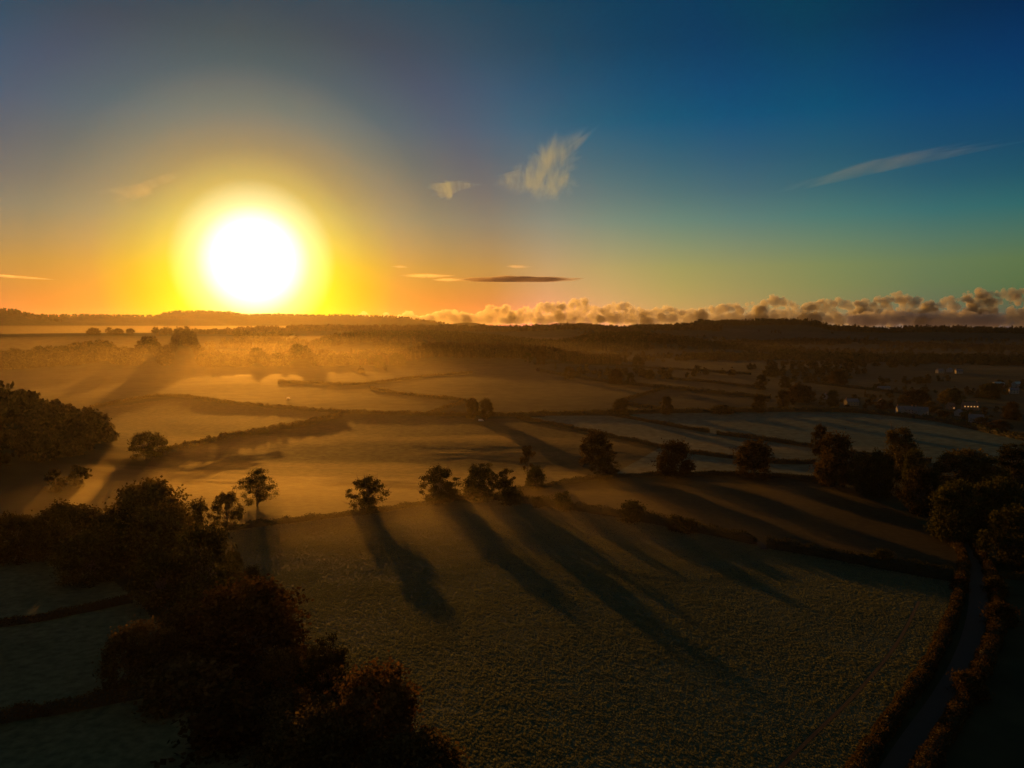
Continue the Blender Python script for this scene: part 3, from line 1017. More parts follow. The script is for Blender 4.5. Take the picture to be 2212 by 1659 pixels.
rw = np.random.default_rng(77)
x, y = rw.uniform(-580, -240, 2900), rw.uniform(375, 780, 2900)
g = np.exp(-((x + 424) / 86) ** 2 - ((y - 560) / 125) ** 2)
k = g > 0.16 + 0.10 * vnoise(x / 30, y / 30, 4)
wood('hill_wood', 'dark wood covering the hill at the left picture edge', x[k][:800], y[k][:800], .5, 1.75, .06, OLIVE, 2)
WOODS = [
    # ridge, px from, px to, r spread lo, hi, spacing, conifer share, label
    ('left_belt', -120, 470, -260, 120, 9.5, .0, 'wooded slope on the left under the misty ridge field', .8, 1.7),
    ('sun_ridge', 425, 800, -110, 60, 9, .1, 'lumpy wooded ridge in the haze straight below the sun', .8, 1.7),
    ('skyline', 380, 1560, -230, 60, 12, .25, 'belt of trees along the skyline below the clouds', .6, 1.6),
    ('right_hill', 1380, 2330, -160, 60, 12, .5, 'dark wood along the right hand skyline', .8, 1.8),
    ('conifer_far', 600, 1400, -200, 80, 9, .75, 'hazy conifer wood behind the dark one', .9, 1.3),
    ('dark_wood', 770, 1340, -170, 90, 7.5, .8, 'dark conifer wood in the middle of the valley', .8, 1.2),
    ('right_wood', 1230, 1740, -130, 60, 10, .15, 'wooded slope right of the dark conifer wood', .8, 1.3),
    ('low_wood', 1480, 2330, -220, 80, 11, .1, 'dim woodland above the village', .7, 1.2),
    ('mid_rise', 1560, 2330, -150, 50, 12, .1, 'dim tree belts under the right hand skyline', .7, 1.2),
    ('far_left_hill', -150, 140, -200, 60, 24, .3, 'wooded far hill at the left picture edge', 1.2, 1.6),
    ('far_left_range', -150, 400, -150, 60, 26, .3, 'far wooded range left of the plateau', 1.1, 1.5),
    ('plateau', 300, 960, -150, 60, 26, .3, 'tree cover on the far plateau under the sun', .9, 1.3),
]
for i, (rg, p0, p1, lo, hi, sp, con, lab, smin, smax) in enumerate(WOODS):
    d = RIDGES[rg][0]
    x, y = scatter_polar(rw, pa(p0), pa(p1), d + lo, d + hi, sp)
    z = height(x, y)
    top = np.interp(np.arctan2(x, y), RIDGES[rg][3], RIDGES[rg][4])
    clear = vnoise(x / 140, y / 140, 40 + i) + 0.5 * vnoise(x / 60, y / 60, 60 + i)
    k = (z > top - (18 if 'wood' in rg or 'conifer' in rg or 'belt' in rg else 26)) & (clear > (0.35 if rg in ('skyline', 'low_wood', 'mid_rise') else 0.18))
    wood(rg.replace('_far', '_wood') if 'wood' not in rg else rg, lab, x[k], y[k], smin, smax, con, [OLIVE, GREEN, BROWN][i % 3], 100 + i)
# loose trees below the sun, between the ridges
x, y = scatter_polar(rw, pa(330), pa(1000), 1900, 3600, 22)
k = vnoise(x / 170, y / 130, 90) > 0.50
wood('valley_copses', 'hazy copses and tree rows in the valley below the sun', x[k], y[k], .9, 1.7, .1, OLIVE, 120)
x, y = scatter_polar(rw, pa(1250), pa(2330), 1350, 3900, 34)
k = vnoise(x / 190, y / 110, 91) > 0.56
wood('scattered_trees', 'dim scattered trees in the fields on the right', x[k], y[k], .7, 1.3, .0, OLIVE, 121)
x, y = scatter_polar(rw, pa(1700), pa(2330), 930, 1500, 17)
k = vnoise(x / 70, y / 60, 92) > 0.52
wood('village_trees', 'garden trees and shrubs among the village houses', x[k], y[k], .35, .8, .05, OLIVE, 122)

# ------------------------------------------------------------------ hedges


def resample(p, step):
    p = np.asarray(p, float)[:, :2]
    # soften the corners
    for _ in range(2):
        q = [p[0]]
        for a, b in zip(p[:-1], p[1:]):
            q += [a * .75 + b * .25, a * .25 + b * .75]
        q.append(p[-1])
        p = np.array(q)
    s = np.concatenate([[0], np.cumsum(np.linalg.norm(np.diff(p, axis=0), axis=1))])
    t = np.arange(0, s[-1], step)
    return np.stack([np.interp(t, s, p[:, 0]), np.interp(t, s, p[:, 1])], 1)


def hedge(pts, label, hgt=2.6, wid=2.2, col=GREEN, seed=0, per_m=26, size=.42, group=None, shag=.5):
    rng = np.random.default_rng(seed)
    c = resample(pts, 1.0)
    n = len(c)
    t = np.gradient(c, axis=0)
    t /= np.linalg.norm(t, axis=1, keepdims=True) + 1e-9
    nr_ = np.stack([-t[:, 1], t[:, 0]], 1)
    s = np.arange(n)
    hh = hgt * (0.72 + shag * vnoise(s / 4.0, s * 0 + seed, seed) + .25 * vnoise(s / 17.0, s * 0 + seed, seed + 1))
    ww = wid * (0.7 + .6 * vnoise(s / 5.0, s * 0 + seed + 5, seed + 2))
    z = height(c[:, 0], c[:, 1])
    prof = [(-.5, -.15), (-.52, .45), (-.36, .85), (0, .97), (.36, .85), (.52, .45), (.5, -.15)]
    v = []
    for a, b in prof:
        v.append(np.column_stack([c + nr_ * (a * ww * .8)[:, None], z + b * hh * .9]))
    v = np.stack(v, 1).reshape(-1, 3)
    k = len(prof)
    f = []
    for i in range(n - 1):
        for j in range(k - 1):
            f.append((i * k + j, i * k + j + 1, (i + 1) * k + j + 1, (i + 1) * k + j))
    # leaves over the surface
    m = int(n * per_m)
    i = rng.integers(0, n, m)
    u = rng.random(m)
    ang = np.pi * u
    rad = 0.86 + .30 * rng.random(m) ** 2
    off = np.cos(ang) * .52 * ww[i] * rad
    zz = np.maximum(.05, np.sin(ang) ** .6 * hh[i] * rad)
    p = np.column_stack([c[i] + nr_[i] * off[:, None] + t[i] * rng.normal(size=m)[:, None] * .5, z[i] + zz])
    cen = np.column_stack([p, np.full(m, .01)])
    nn = rng.normal(size=(m, 3)) + np.array([0, 0, .4])
    nn /= np.linalg.norm(nn, axis=1, keepdims=True)
    tt = np.cross(nn, rng.normal(size=(m, 3)))
    tt /= np.linalg.norm(tt, axis=1, keepdims=True)
    bb = np.cross(nn, tt)
    sz = size * (.6 + .8 * rng.random(m))[:, None]
    q = np.stack([p - tt * sz * .5 - bb * sz * .4, p + tt * sz * .3 - bb * sz * .6, p + tt * sz * .6 + bb * sz * .3, p - tt * sz * .2 + bb * sz * .65], 1).reshape(-1, 3)
    e = link('hedge', None, loc=(c[0][0], c[0][1], z[0]))
    org = np.array([c[0][0], c[0][1], z[0]])
    core = link('stems', mesh_np('stems_mesh', v - org, np.array(f), M['hedge_core'], True), e)
    o = link('foliage', mesh_np('foliage_mesh', q - org, np.arange(m * 4).reshape(m, 4), M['leaf']), e)
    o.color = (*col, 1)
    tag(e, label, 'hedge', group)
    return e


FIELD_HEDGES = 'field hedges'
HD = [
    ('crest_left', 'low hedge on the crest running left from the tallest crest tree', 2.6, 2.4, DARK, 40, .36),
    ('crest_right', 'thick dark hedge from the crest trees down to the gap on the right', 3.8, 3.8, DARK, 44, .4),
    ('crest_right_end', 'thick dark hedge between the gap and the lane', 4.0, 3.8, DARK, 44, .4),
    ('stubble_top', 'curved hedge along the far edge of the brown field', 2.6, 2.6, GREEN, 34, .4),
    ('mid_left', 'long middle hedge crossing the hazy fields left of the twin trees', 3.6, 3.2, OLIVE, 12, .8),
    ('mid_right', 'long middle hedge from the twin trees to the village', 4.2, 4.0, GREEN, 12, .8),
    ('shadow_hedge', 'tall hedge slanting up from the solitary round tree, shading the meadow', 4.6, 3.4, OLIVE, 16, .7),
    ('upper_left', 'faint curved hedge in the haze below the sun', 3.4, 3.0, OLIVE, 9, .9),
    ('upper_mid', 'faint hedge running down towards the twin trees', 3.4, 3.0, OLIVE, 9, .9),
    ('short_mid', 'short hedge left of the twin trees', 4.0, 3.5, OLIVE, 10, .8),
    ('diag_one', 'lower one of the two slanting hedges right of the meadow', 3.0, 3.0, OLIVE, 20, .5),
    ('diag_two', 'upper slanting hedge left of its gap', 3.0, 3.0, OLIVE, 16, .6),
    ('diag_two_end', 'upper slanting hedge right of its gap', 3.0, 3.0, OLIVE, 16, .6),
    ('spur', 'short spur hedge climbing from the long middle hedge', 3.6, 3.4, OLIVE, 10, .8),
    ('spur_low', 'low short hedge right below the spur hedge', 3.0, 3.0, OLIVE, 10, .8),
    ('right_long', 'long hedge with the broad tree on the right', 4.2, 4.0, GREEN, 9, .9),
    ('right_top', 'highest hedge on the right below the woods', 3.6, 3.4, GREEN, 9, .9),
    ('right_inner', 'thin hedge between the two pale strips on the right', 3.2, 3.0, GREEN, 9, .9),
    ('village_hedge', 'hedge above the pale field over the village', 3.2, 3.0, GREEN, 9, .9),
    ('corner_upper', 'rusty hedge crossing the corner field, upper one', 2.6, 2.8, BROWN, 40, .4),
    ('corner_lower', 'dark hedge crossing the corner field, lower one', 2.6, 3.0, BROWN, 40, .4),
    ('corner_far', 'short hedge under the trees at the left picture edge', 2.4, 2.6, OLIVE, 34, .4),
    ('lane_left', 'shaggy rusty hedge on the left side of the lane', 2.8, 3.8, BROWN, 80, .36),
    ('lane_right', 'shaggy hedge on the right side of the lane', 3.0, 4.2, BROWN, 85, .36),
    ('lane_side', 'hedge leaving the lane towards the right picture edge', 2.4, 2.6, OLIVE, 34, .4),
]
for i, (k, lab, hg, wd, colr, pm, sz) in enumerate(HD):
    hedge(HW[k], lab, hg, wd, colr, 200 + i, pm, sz, FIELD_HEDGES, .55)

# ------------------------------------------------------------------ lane, worn path, gateway


def strip(name, px, width, mat, label, cat, lift=.06, crown=.0, step=1.0):
    c = resample(np.array([at(*p) for p in px]), step)
    t = np.gradient(c, axis=0)
    t /= np.linalg.norm(t, axis=1, keepdims=True)
    nr_ = np.stack([-t[:, 1], t[:, 0]], 1)
    cols = np.linspace(-.5, .5, 5)
    v = []
    for a in cols:
        q = c + nr_ * (a * width)
        v.append(np.column_stack([q, height(q[:, 0], q[:, 1]) + lift + crown * (1 - 4 * a * a)]))
    v = np.stack(v, 1).reshape(-1, 3)
    n, k = len(c), len(cols)
    f = [(i * k + j, (i + 1) * k + j, (i + 1) * k + j + 1, i * k + j + 1) for i in range(n - 1) for j in range(k - 1)]
    o = link(name, mesh_np(name, v, np.array(f), mat, True))
    tag(o, label, cat, kind='structure')
    return o


strip('lane', [(2062, 1150), (2084, 1180), (2102, 1215), (2113, 1255), (2114, 1320), (2100, 1385), (2072, 1455), (2030, 1525), (1968, 1610), (1900, 1720)], 6.0, M['asphalt'], 'narrow grey lane curving between two hedges', 'lane', 0.32, .06)
PATH_PX = [(1985, 1300), (1964, 1345), (1948, 1375), (1910, 1431), (1840, 1510), (1770, 1576), (1691, 1655), (1640, 1700)]
strip('worn_path', PATH_PX, 1.0, M['soil'], 'thin dark trodden path across the pasture corner', 'path', 0.24)
strip('gateway', [(1638, 1172), (1645, 1180), (1652, 1189)], 3.2, M['soil'], 'worn gateway in the gap of the crest hedge', 'path', .4)

# ------------------------------------------------------------------ the village
MH = {
    'white_wall': plain_mat('white_wall', (0.24, 0.24, 0.235), .9, .12, .6),
    'cream_wall': plain_mat('cream_wall', (0.26, 0.23, 0.15), .9, .12, .6),
    'brick_wall': plain_mat('brick_wall', (0.30, 0.15, 0.09), .9, .25, 1.2),
    'stone_wall': plain_mat('stone_wall', (0.30, 0.28, 0.25), .9, .25, 1.2),
    'slate': plain_mat('slate', (0.10, 0.11, 0.13), .6, .3, 1.0),
    'tile': plain_mat('roof_tile', (0.17, 0.085, 0.055), .85, .3, 1.0),
    'teal_roof': plain_mat('teal_roof', (0.16, 0.28, 0.30), .5, .2, .6),
    'glass': plain_mat('window_glass', (0.03, 0.035, 0.04), .15, .2, 1.0),
    'lit_glass': plain_mat('lit_window', (0.3, 0.2, 0.1), .4, .2, 1.0, ((1.0, 0.45, 0.13), 0.8)),
    'frame': plain_mat('window_frame', (0.6, 0.6, 0.58), .7, .1, 1.0),
    'white_paint': plain_mat('white_paint', (0.75, 0.75, 0.73), .4, .06, 1.0),
    'rubber': plain_mat('rubber', (0.03, 0.03, 0.03), .9, .2, 2.0),
    'steel': plain_mat('galvanised_steel', (0.25, 0.26, 0.27), .5, .2, 2.0),
}
MH['lit_glass'].cycles.emission_sampling = 'NONE'


def gable_house(px, py, length, depth, eave, rise, turn, wall, roof, label, chimneys=1, lit=(), storeys=2, nwin=4, group='houses of the village', wing=None):
    """gabled house: wall with gables, roof slabs with chimneys, windows on the long fronts"""
    p = at(px, py)
    e = link('house', None, loc=p, rot=(0, 0, R(turn)))
    tag(e, label, 'house', group)
    L, D = length / 2, depth / 2
    mb = MB()
    mb.add([(-L, -D, -1.5), (L, -D, -1.5), (L, D, -1.5), (-L, D, -1.5), (-L, -D, eave), (L, -D, eave), (L, D, eave), (-L, D, eave), (-L, 0, eave + rise), (L, 0, eave + rise)],
           [(0, 3, 2, 1), (0, 1, 5, 4), (2, 3, 7, 6), (1, 2, 6, 9, 5), (3, 0, 4, 8, 7), (4, 5, 9, 8), (6, 7, 8, 9)])
    if wing:
        wx, wl_, ww = wing     # a front wing with its own gable
        mb.add([(wx - ww / 2, -D - wl_, -1.5), (wx + ww / 2, -D - wl_, -1.5), (wx + ww / 2, 0, -1.5), (wx - ww / 2, 0, -1.5),
                (wx - ww / 2, -D - wl_, eave), (wx + ww / 2, -D - wl_, eave), (wx + ww / 2, 0, eave), (wx - ww / 2, 0, eave), (wx, -D - wl_, eave + rise * .85), (wx, 0, eave + rise * .85)],
               [(0, 3, 2, 1), (0, 1, 5, 8, 4), (1, 2, 6, 5), (3, 0, 4, 7), (2, 3, 7, 9, 6), (5, 6, 9, 8), (4, 8, 9, 7)])
    link('wall', mb.mesh('wall_mesh', MH[wall]), e)
    ov, th = .35, .16
    rb = MB()
    sl = rise / D
    for s in (-1, 1):
        y0, z0 = s * (D + ov), eave - ov * sl + .03
        y1, z1 = 0, eave + rise + .03
        a = [(-L - ov, y0, z0), (L + ov, y0, z0), (L + ov, y1, z1), (-L - ov, y1, z1)]
        rb.add(a + [(x_, y_, z_ + th) for x_, y_, z_ in a], [(0, 1, 2, 3), (7, 6, 5, 4), (0, 4, 5, 1), (1, 5, 6, 2), (2, 6, 7, 3), (3, 7, 4, 0)])
    if wing:
        wx, wl_, ww = wing
        sl2 = rise * .85 / (ww / 2)
        for s in (-1, 1):
            x0, z0 = wx + s * (ww / 2 + ov), eave - ov * sl2 + .05
            a = [(x0, -D - wl_ - ov, z0), (x0, 0, z0), (wx, 0, eave + rise * .85 + .05), (wx, -D - wl_ - ov, eave + rise * .85 + .05)]
            rb.add(a + [(x_, y_, z_ + th) for x_, y_, z_ in a], [(0, 1, 2, 3), (7, 6, 5, 4), (0, 4, 5, 1), (1, 5, 6, 2), (2, 6, 7, 3), (3, 7, 4, 0)])
    ro = link('roof', rb.mesh('roof_mesh', MH[roof]), e)
    for c in range(chimneys):
        x_ = (-1 if c == 0 else 1) * (L - .9)
        cb = MB()
        cb.box((x_ - .5, -.35, eave + rise - .9), (x_ + .5, .35, eave + rise + 1.1))
        cb.box((x_ - .58, -.43, eave + rise + 1.1), (x_ + .58, .43, eave + rise + 1.25))
        for q in (-.22, .22):
            cb.tube([(x_ + q, 0, eave + rise + 1.25), (x_ + q, 0, eave + rise + 1.65)], [.12, .1], 6)
        link('chimney', cb.mesh('chimney_mesh', MH['brick_wall']), ro)
    wz = [eave * .22, eave * .64] if storeys == 2 else [eave * .35]
    wi = 0
    for z_ in wz:
        for q in range(nwin):
            x_ = -L + length * (q + .5) / nwin
            if wing and abs(x_ - wing[0]) < wing[2] / 2:
                continue
            w2, h2 = .55, .62
            fb = MB()
            y_ = -D
            fb.box((x_ - w2 - .08, y_ - .05, z_ - .08), (x_ + w2 + .08, y_ + .02, z_))
            fb.box((x_ - w2 - .08, y_ - .05, z_ + 2 * h2), (x_ + w2 + .08, y_ + .02, z_ + 2 * h2 + .08))
            fb.box((x_ - w2 - .08, y_ - .05, z_), (x_ - w2, y_ + .02, z_ + 2 * h2))
            fb.box((x_ + w2, y_ - .05, z_), (x_ + w2 + .08, y_ + .02, z_ + 2 * h2))
            fo = link('window', fb.mesh('window_mesh', MH['frame']), e)
            gb = MB()
            gb.box((x_ - w2 + .003, y_ - .03, z_ + .003), (x_ + w2 - .003, y_ - .003, z_ + 2 * h2 - .003))
            link('pane', gb.mesh('pane_mesh', MH['lit_glass' if wi in lit else 'glass']), fo)
            wi += 1
    db = MB()
    db.box((-L + .5, -D - .04, -.2), (-L + 1.4, -D - .003, 1.9))
    link('door', db.mesh('door_mesh', MH['slate']), e)
    return e


HOUSES = [
    (1839, 876, 15, 8, 5.0, 3.2, 8, 'cream_wall', 'slate', 'cream house standing by the trees at the left end of the village', 1, (), 2, 4, None),
    (1783, 862, 6, 6, 4.5, 2.6, 80, 'white_wall', 'slate', 'small white gable end left of the cream house', 1, (), 2, 2, None),
    (1902, 878, 12, 7, 4.6, 3.6, 70, 'white_wall', 'slate', 'slate roofed house with one white gable between the cream house and the white cottage', 1, (), 2, 3, None),
    (1954, 893, 17, 7.5, 4.6, 3.4, -6, 'white_wall', 'slate', 'long white cottage beside the field hedge', 2, (), 2, 5, (-4.5, 2.5, 5.5)),
    (1990, 898, 13, 8, 5.2, 4.2, -38, 'white_wall', 'slate', 'tall white gabled cottage at the right end of the long white one', 1, (), 2, 3, (2.0, 3.0, 6.0)),
    (2095, 886, 16, 8, 6.0, 3.0, -12, 'brick_wall', 'tile', 'brick house with a row of glowing windows', 2, (5, 6, 7, 8, 9), 2, 5, None),
    (2053, 884, 8, 6, 4.4, 2.8, 15, 'brick_wall', 'tile', 'small brick house with one glowing window left of the glowing row', 1, (1,), 2, 2, None),
    (2071, 898, 7, 6, 4.0, 2.8, 30, 'stone_wall', 'slate', 'low stone outbuilding below the house with glowing windows', 0, (), 1, 2, None),
    (2108, 912, 13, 7, 4.2, 3.6, -30, 'white_wall', 'slate', 'slate roofed cottage with pale gable below the house with glowing windows', 1, (), 2, 3, None),
    (2156, 834, 15, 9, 4.0, 2.4, 5, 'stone_wall', 'teal_roof', 'barn with blue green roof at the right picture edge', 0, (), 1, 3, None),
    (2196, 836, 12, 8, 5.0, 3.0, 20, 'white_wall', 'teal_roof', 'pale house right of the blue green barn roof', 1, (), 2, 3, None),
    (2190, 850, 11, 8, 5.0, 3.0, -25, 'stone_wall', 'slate', 'stone house just below the blue green roofs', 1, (), 2, 3, None),
    (1909, 842, 16, 7, 3.2, 2.0, -8, 'stone_wall', 'slate', 'long low barn in the field above the white cottages', 0, (), 1, 4, None),
    (2030, 806, 12, 8, 5.0, 3.0, 10, 'white_wall', 'slate', 'far pale house above the village, leftmost of three', 1, (), 2, 3, None),
    (2051, 804, 11, 8, 5.0, 3.0, 40, 'white_wall', 'slate', 'far pale house above the village, middle of three', 1, (), 2, 3, None),
    (2071, 807, 11, 8, 5.0, 3.0, -10, 'white_wall', 'slate', 'far pale house above the village, rightmost of three', 1, (), 2, 3, None),
]
for h_ in HOUSES:
    gable_house(*h_[:13], nwin=h_[13], wing=h_[14])

# mast on the right hand hill
mp = at(1681, 692)
mast = link('radio_mast', None, loc=mp)
tag(mast, 'thin lattice radio mast on the wooded hill at right', 'mast')
for a in range(3):
    q = a * 2.094
    mb = MB()
    mb.tube([(2.2 * math.cos(q), 2.2 * math.sin(q), -1), (.5 * math.cos(q), .5 * math.sin(q), 44)], [.3, .22], 6)
    link('leg', mb.mesh('leg_mesh', MH['steel']), mast)
mb = MB()
for i in range(12):
    z_ = i * 3.6
    k0, k1 = 2.2 - 1.7 * z_ / 44, 2.2 - 1.7 * (z_ + 3.6) / 44
    for a in range(3):
        q, q2 = a * 2.094, (a + 1) * 2.094
        mb.tube([(k0 * math.cos(q), k0 * math.sin(q), z_), (k1 * math.cos(q2), k1 * math.sin(q2), z_ + 3.6)], [.1, .1], 4)
link('bracing', mb.mesh('bracing_mesh', MH['steel']), mast)
mb = MB()
mb.tube([(0, 0, 43), (0, 0, 50)], [.35, .25], 6)
mb.box((-1.3, -.5, 40), (1.3, .5, 42.6))
link('antenna', mb.mesh('antenna_mesh', MH['steel']), mast)

# white van by the middle hedge
vp = at(1039, 910)
van = link('parked_van', None, loc=vp, rot=(0, 0, R(4)))
tag(van, 'white van parked below the twin trees on the long middle hedge', 'van')
mb = MB()
prof = [(-2.6, .45), (2.55, .45), (2.6, 1.05), (2.1, 1.25), (1.55, 2.05), (-2.5, 2.15), (-2.6, 1.9)]
n_ = len(prof)
mb.add([(x_, -.95, z_) for x_, z_ in prof] + [(x_, .95, z_) for x_, z_ in prof],
       [tuple(range(n_)), tuple(reversed(range(n_, 2 * n_)))] + [(i, i + n_, (i + 1) % n_ + n_, (i + 1) % n_) for i in range(n_)])
link('body', mb.mesh('body_mesh', MH['white_paint']), van)
mb = MB()
mb.add([(2.13, -.8, 1.27), (2.13, .8, 1.27), (1.6, .8, 2.0), (1.6, -.8, 2.0)], [(0, 1, 2, 3)])
link('windscreen', mb.mesh('windscreen_mesh', MH['glass']), van)
for s in (-1, 1):
    mb = MB()
    mb.box((.7, s * .955 - .005, 1.3), (1.5, s * .955 + .005, 1.9))
    link('side_window', mb.mesh('side_window_mesh', MH['glass']), van)
    for x_ in (-1.7, 1.75):
        mb = MB()
        mb.tube([(x_, s * .74, .36), (x_, s * .98, .36)], [.36, .36], 14)
        wheel = link('wheel', mb.mesh('wheel_mesh', MH['rubber']), van)
        mb = MB()
        mb.tube([(x_, s * .97, .36), (x_, s * .995, .36)], [.2, .18], 10)
        link('rim', mb.mesh('rim_mesh', MH['steel']), wheel)

# pale field trailer further left
tp_ = at(623, 862)
tr = link('farm_trailer', None, loc=tp_, rot=(0, 0, R(-12)))
tag(tr, 'small pale trailer alone in the hazy field below the sun', 'trailer')
mb = MB()
mb.box((-1.9, -1.0, .6), (1.9, 1.0, .75))
for a in ((-1.9, -1.0, .75, 1.9, -.93, 2.2), (-1.9, .93, .75, 1.9, 1.0, 2.2), (-1.9, -.93, .75, -1.83, .93, 2.2), (1.83, -.93, .75, 1.9, .93, 2.2)):
    mb.box(a[:3], a[3:])
mb.box((-1.9, -1.0, 2.2), (1.9, 1.0, 2.28))
link('body', mb.mesh('body_mesh', MH['white_paint']), tr)
mb = MB()
mb.tube([(1.9, 0, .6), (3.2, 0, .5)], [.07, .06], 6)
link('drawbar', mb.mesh('drawbar_mesh', MH['steel']), tr)
for s in (-1, 1):
    mb = MB()
    mb.tube([(0, s * 1.02, .38), (0, s * 1.22, .38)], [.38, .38], 12)
    link('wheel', mb.mesh('wheel_mesh', MH['rubber']), tr)

# ------------------------------------------------------------------ clouds


def sky_dir(px, py):
    d = np.array([1.0, 0, 0]) * (px - W / 2) / F + UPV * (H / 2 - py) / F + FWD
    return d / np.linalg.norm(d)


def cloud_mat(name, dens, aniso, col, streak=None):
    m, n, l = new_mat(name)
    v = n.new('ShaderNodeVolumePrincipled')
    v.inputs['Color'].default_value = (*col, 1)
    v.inputs['Anisotropy'].default_value = aniso
    v.inputs['Density'].default_value = dens
    if streak:
        ang, sx, sy, lo, hi = streak
        g = n.new('ShaderNodeTexCoord')
        mp_ = n.new('ShaderNodeMapping')
        l.new(g.outputs['Object'], mp_.inputs[0])
        mp_.inputs['Rotation'].default_value = (0, 0, ang)
        mp_.inputs['Scale'].default_value = (1 / sx, 1 / sy, 1 / 2000)
        f = noise_node(n, l, 1.0, 5, None, .62)
        l.new(mp_.outputs[0], f.node.inputs['Vector'])
        r = n.new('ShaderNodeMapRange')
        l.new(f, r.inputs[0])
        r.inputs[1].default_value = lo
        r.inputs[2].default_value = hi
        r.inputs[3].default_value = 0
        r.inputs[4].default_value = dens
        l.new(r.outputs[0], v.inputs['Density'])
    o = n.new('ShaderNodeOutputMaterial')
    l.new(v.outputs[0], o.inputs['Volume'])
    return m


CLOUD_D = 24000.0
CUM = [cloud_mat('cumulus', 0.0055, .62, (.86, .95, .92))]
_cl = bpy.data.textures.new('cloud_billow', 'CLOUDS')
_cl.noise_scale = 120
_cl.noise_depth = 3


def cumulus(px0, px1, base, tops, label, dist=CLOUD_D, seed=1, depth=1.0):
    rng = np.random.default_rng(seed)
    m = dist / F
    base += 9
    cx_ = (px0 + px1) / 2
    org = sky_dir(cx_, base) * dist + np.array([0, 0, CAM_Z])
    right = np.array([org[1], -org[0], 0])
    right /= np.linalg.norm(right)
    fwd = np.array([org[0], org[1], 0])
    fwd /= np.linalg.norm(fwd)
    bm = bmesh.new()
    t = np.array(tops, float)
    n = int((px1 - px0) / .65) + 14
    for i in range(n):
        x = px0 + (px1 - px0) * rng.random()
        top = np.interp(x, t[:, 0], t[:, 1])
        hgt = max(4.0, base - top) * (.8 + .25 * rng.random())
        rad = min(hgt * .5, 3.4 + 6 * rng.random() ** 2)
        u = rng.random()
        y = (hgt - rad) * u
        if i % 4 == 0:
            y = hgt - rad
        if i % 4 == 1:
            y, rad = hgt * (.1 + .35 * rng.random()), min(hgt * .5, 9.0)
        c = right * (x - cx_) * m + np.array([0, 0, 1.0]) * y * m + fwd * rng.normal() * 9 * m * depth * (1 - .5 * u)
        bmesh.ops.create_icosphere(bm, subdivisions=1 if rad < 4 else 2, radius=rad * m, matrix=Matrix(((1, 0, 0, c[0]), (0, 1, 0, c[1]), (0, 0, .9, c[2]), (0, 0, 0, 1))))
    me = bpy.data.meshes.new('cloud')
    bm.to_mesh(me)
    bm.free()
    me.materials.append(CUM[0])
    o = link('cloud', me, loc=org)
    md = o.modifiers.new('merge', 'REMESH')
    md.mode = 'VOXEL'
    md.voxel_size = 20
    md = o.modifiers.new('billow', 'DISPLACE')
    md.texture = _cl
    md.strength = 60
    md.mid_level = .34
    tag(o, label, 'cloud', 'cumulus along the horizon')
    return o


cumulus(772, 800, 686, [(772, 684), (786, 672), (800, 684)], 'tiniest cloud puff at the left end of the horizon band', seed=1)
cumulus(820, 850, 687, [(820, 683), (835, 675), (850, 684)], 'second tiny cloud puff from the left end of the horizon band', seed=2)
cumulus(862, 900, 688, [(862, 682), (875, 672), (888, 671), (900, 683)], 'third small cloud puff from the left above the plateau end', seed=3)
cumulus(900, 1010, 688, [(900, 684), (930, 677), (955, 668), (975, 666), (1010, 676)], 'low cloud bank above the far knoll', seed=4)
cumulus(1000, 1110, 688, [(1000, 680), (1030, 676), (1060, 656), (1075, 664), (1100, 655), (1110, 672)], 'cloud bank with two small towers right of the far knoll', seed=5)
cumulus(1100, 1215, 689, [(1100, 672), (1135, 662), (1150, 658), (1180, 652), (1205, 650), (1215, 664)], 'cloud bank under the dark flat cloud', seed=6)
cumulus(1205, 1300, 689, [(1205, 660), (1225, 650), (1240, 646), (1262, 643), (1280, 657), (1300, 668)], 'highest puffy cloud under the dark flat cloud end', seed=7)
cumulus(1290, 1400, 690, [(1290, 664), (1320, 655), (1345, 652), (1365, 658), (1400, 672)], 'rounded cloud right of the highest puffy one', seed=8)
cumulus(1390, 1520, 691, [(1390, 672), (1420, 664), (1440, 660), (1470, 668), (1520, 668)], 'low broken cloud above the start of the right hill', seed=9)
cumulus(1510, 1650, 691, [(1510, 668), (1545, 660), (1580, 657), (1620, 655), (1650, 664)], 'cloud with slanting top over the right hill', seed=10)
cumulus(1640, 1760, 692, [(1640, 662), (1655, 648), (1672, 638), (1685, 641), (1710, 656), (1760, 660)], 'cloud with one sharp tower over the right hill', seed=11)
cumulus(1740, 1880, 694, [(1740, 660), (1780, 650), (1810, 648), (1850, 655), (1880, 660)], 'wide smooth grey cloud right of the towered one', seed=12)
cumulus(1865, 2010, 695, [(1865, 652), (1890, 650), (1925, 640), (1950, 638), (1985, 655), (2010, 664)], 'large humped grey cloud over the right skyline', seed=13)
cumulus(2000, 2130, 697, [(2000, 664), (2035, 650), (2060, 648), (2085, 634), (2105, 632), (2130, 648)], 'tall grey cloud with rounded head near the right edge', seed=14)
cumulus(2115, 2290, 698, [(2115, 650), (2150, 645), (2190, 634), (2230, 630), (2290, 650)], 'grey cloud cut off by the right picture edge', seed=15)
cumulus(1850, 1980, 690, [(1850, 680), (1880, 675), (1920, 672), (1950, 675), (1980, 680)], 'row of small pale puffs in front of the humped cloud', 20000, 16)
cumulus(2000, 2140, 691, [(2000, 682), (2030, 674), (2060, 672), (2090, 676), (2140, 680)], 'row of small pale puffs in front of the rounded head cloud', 20000, 17)


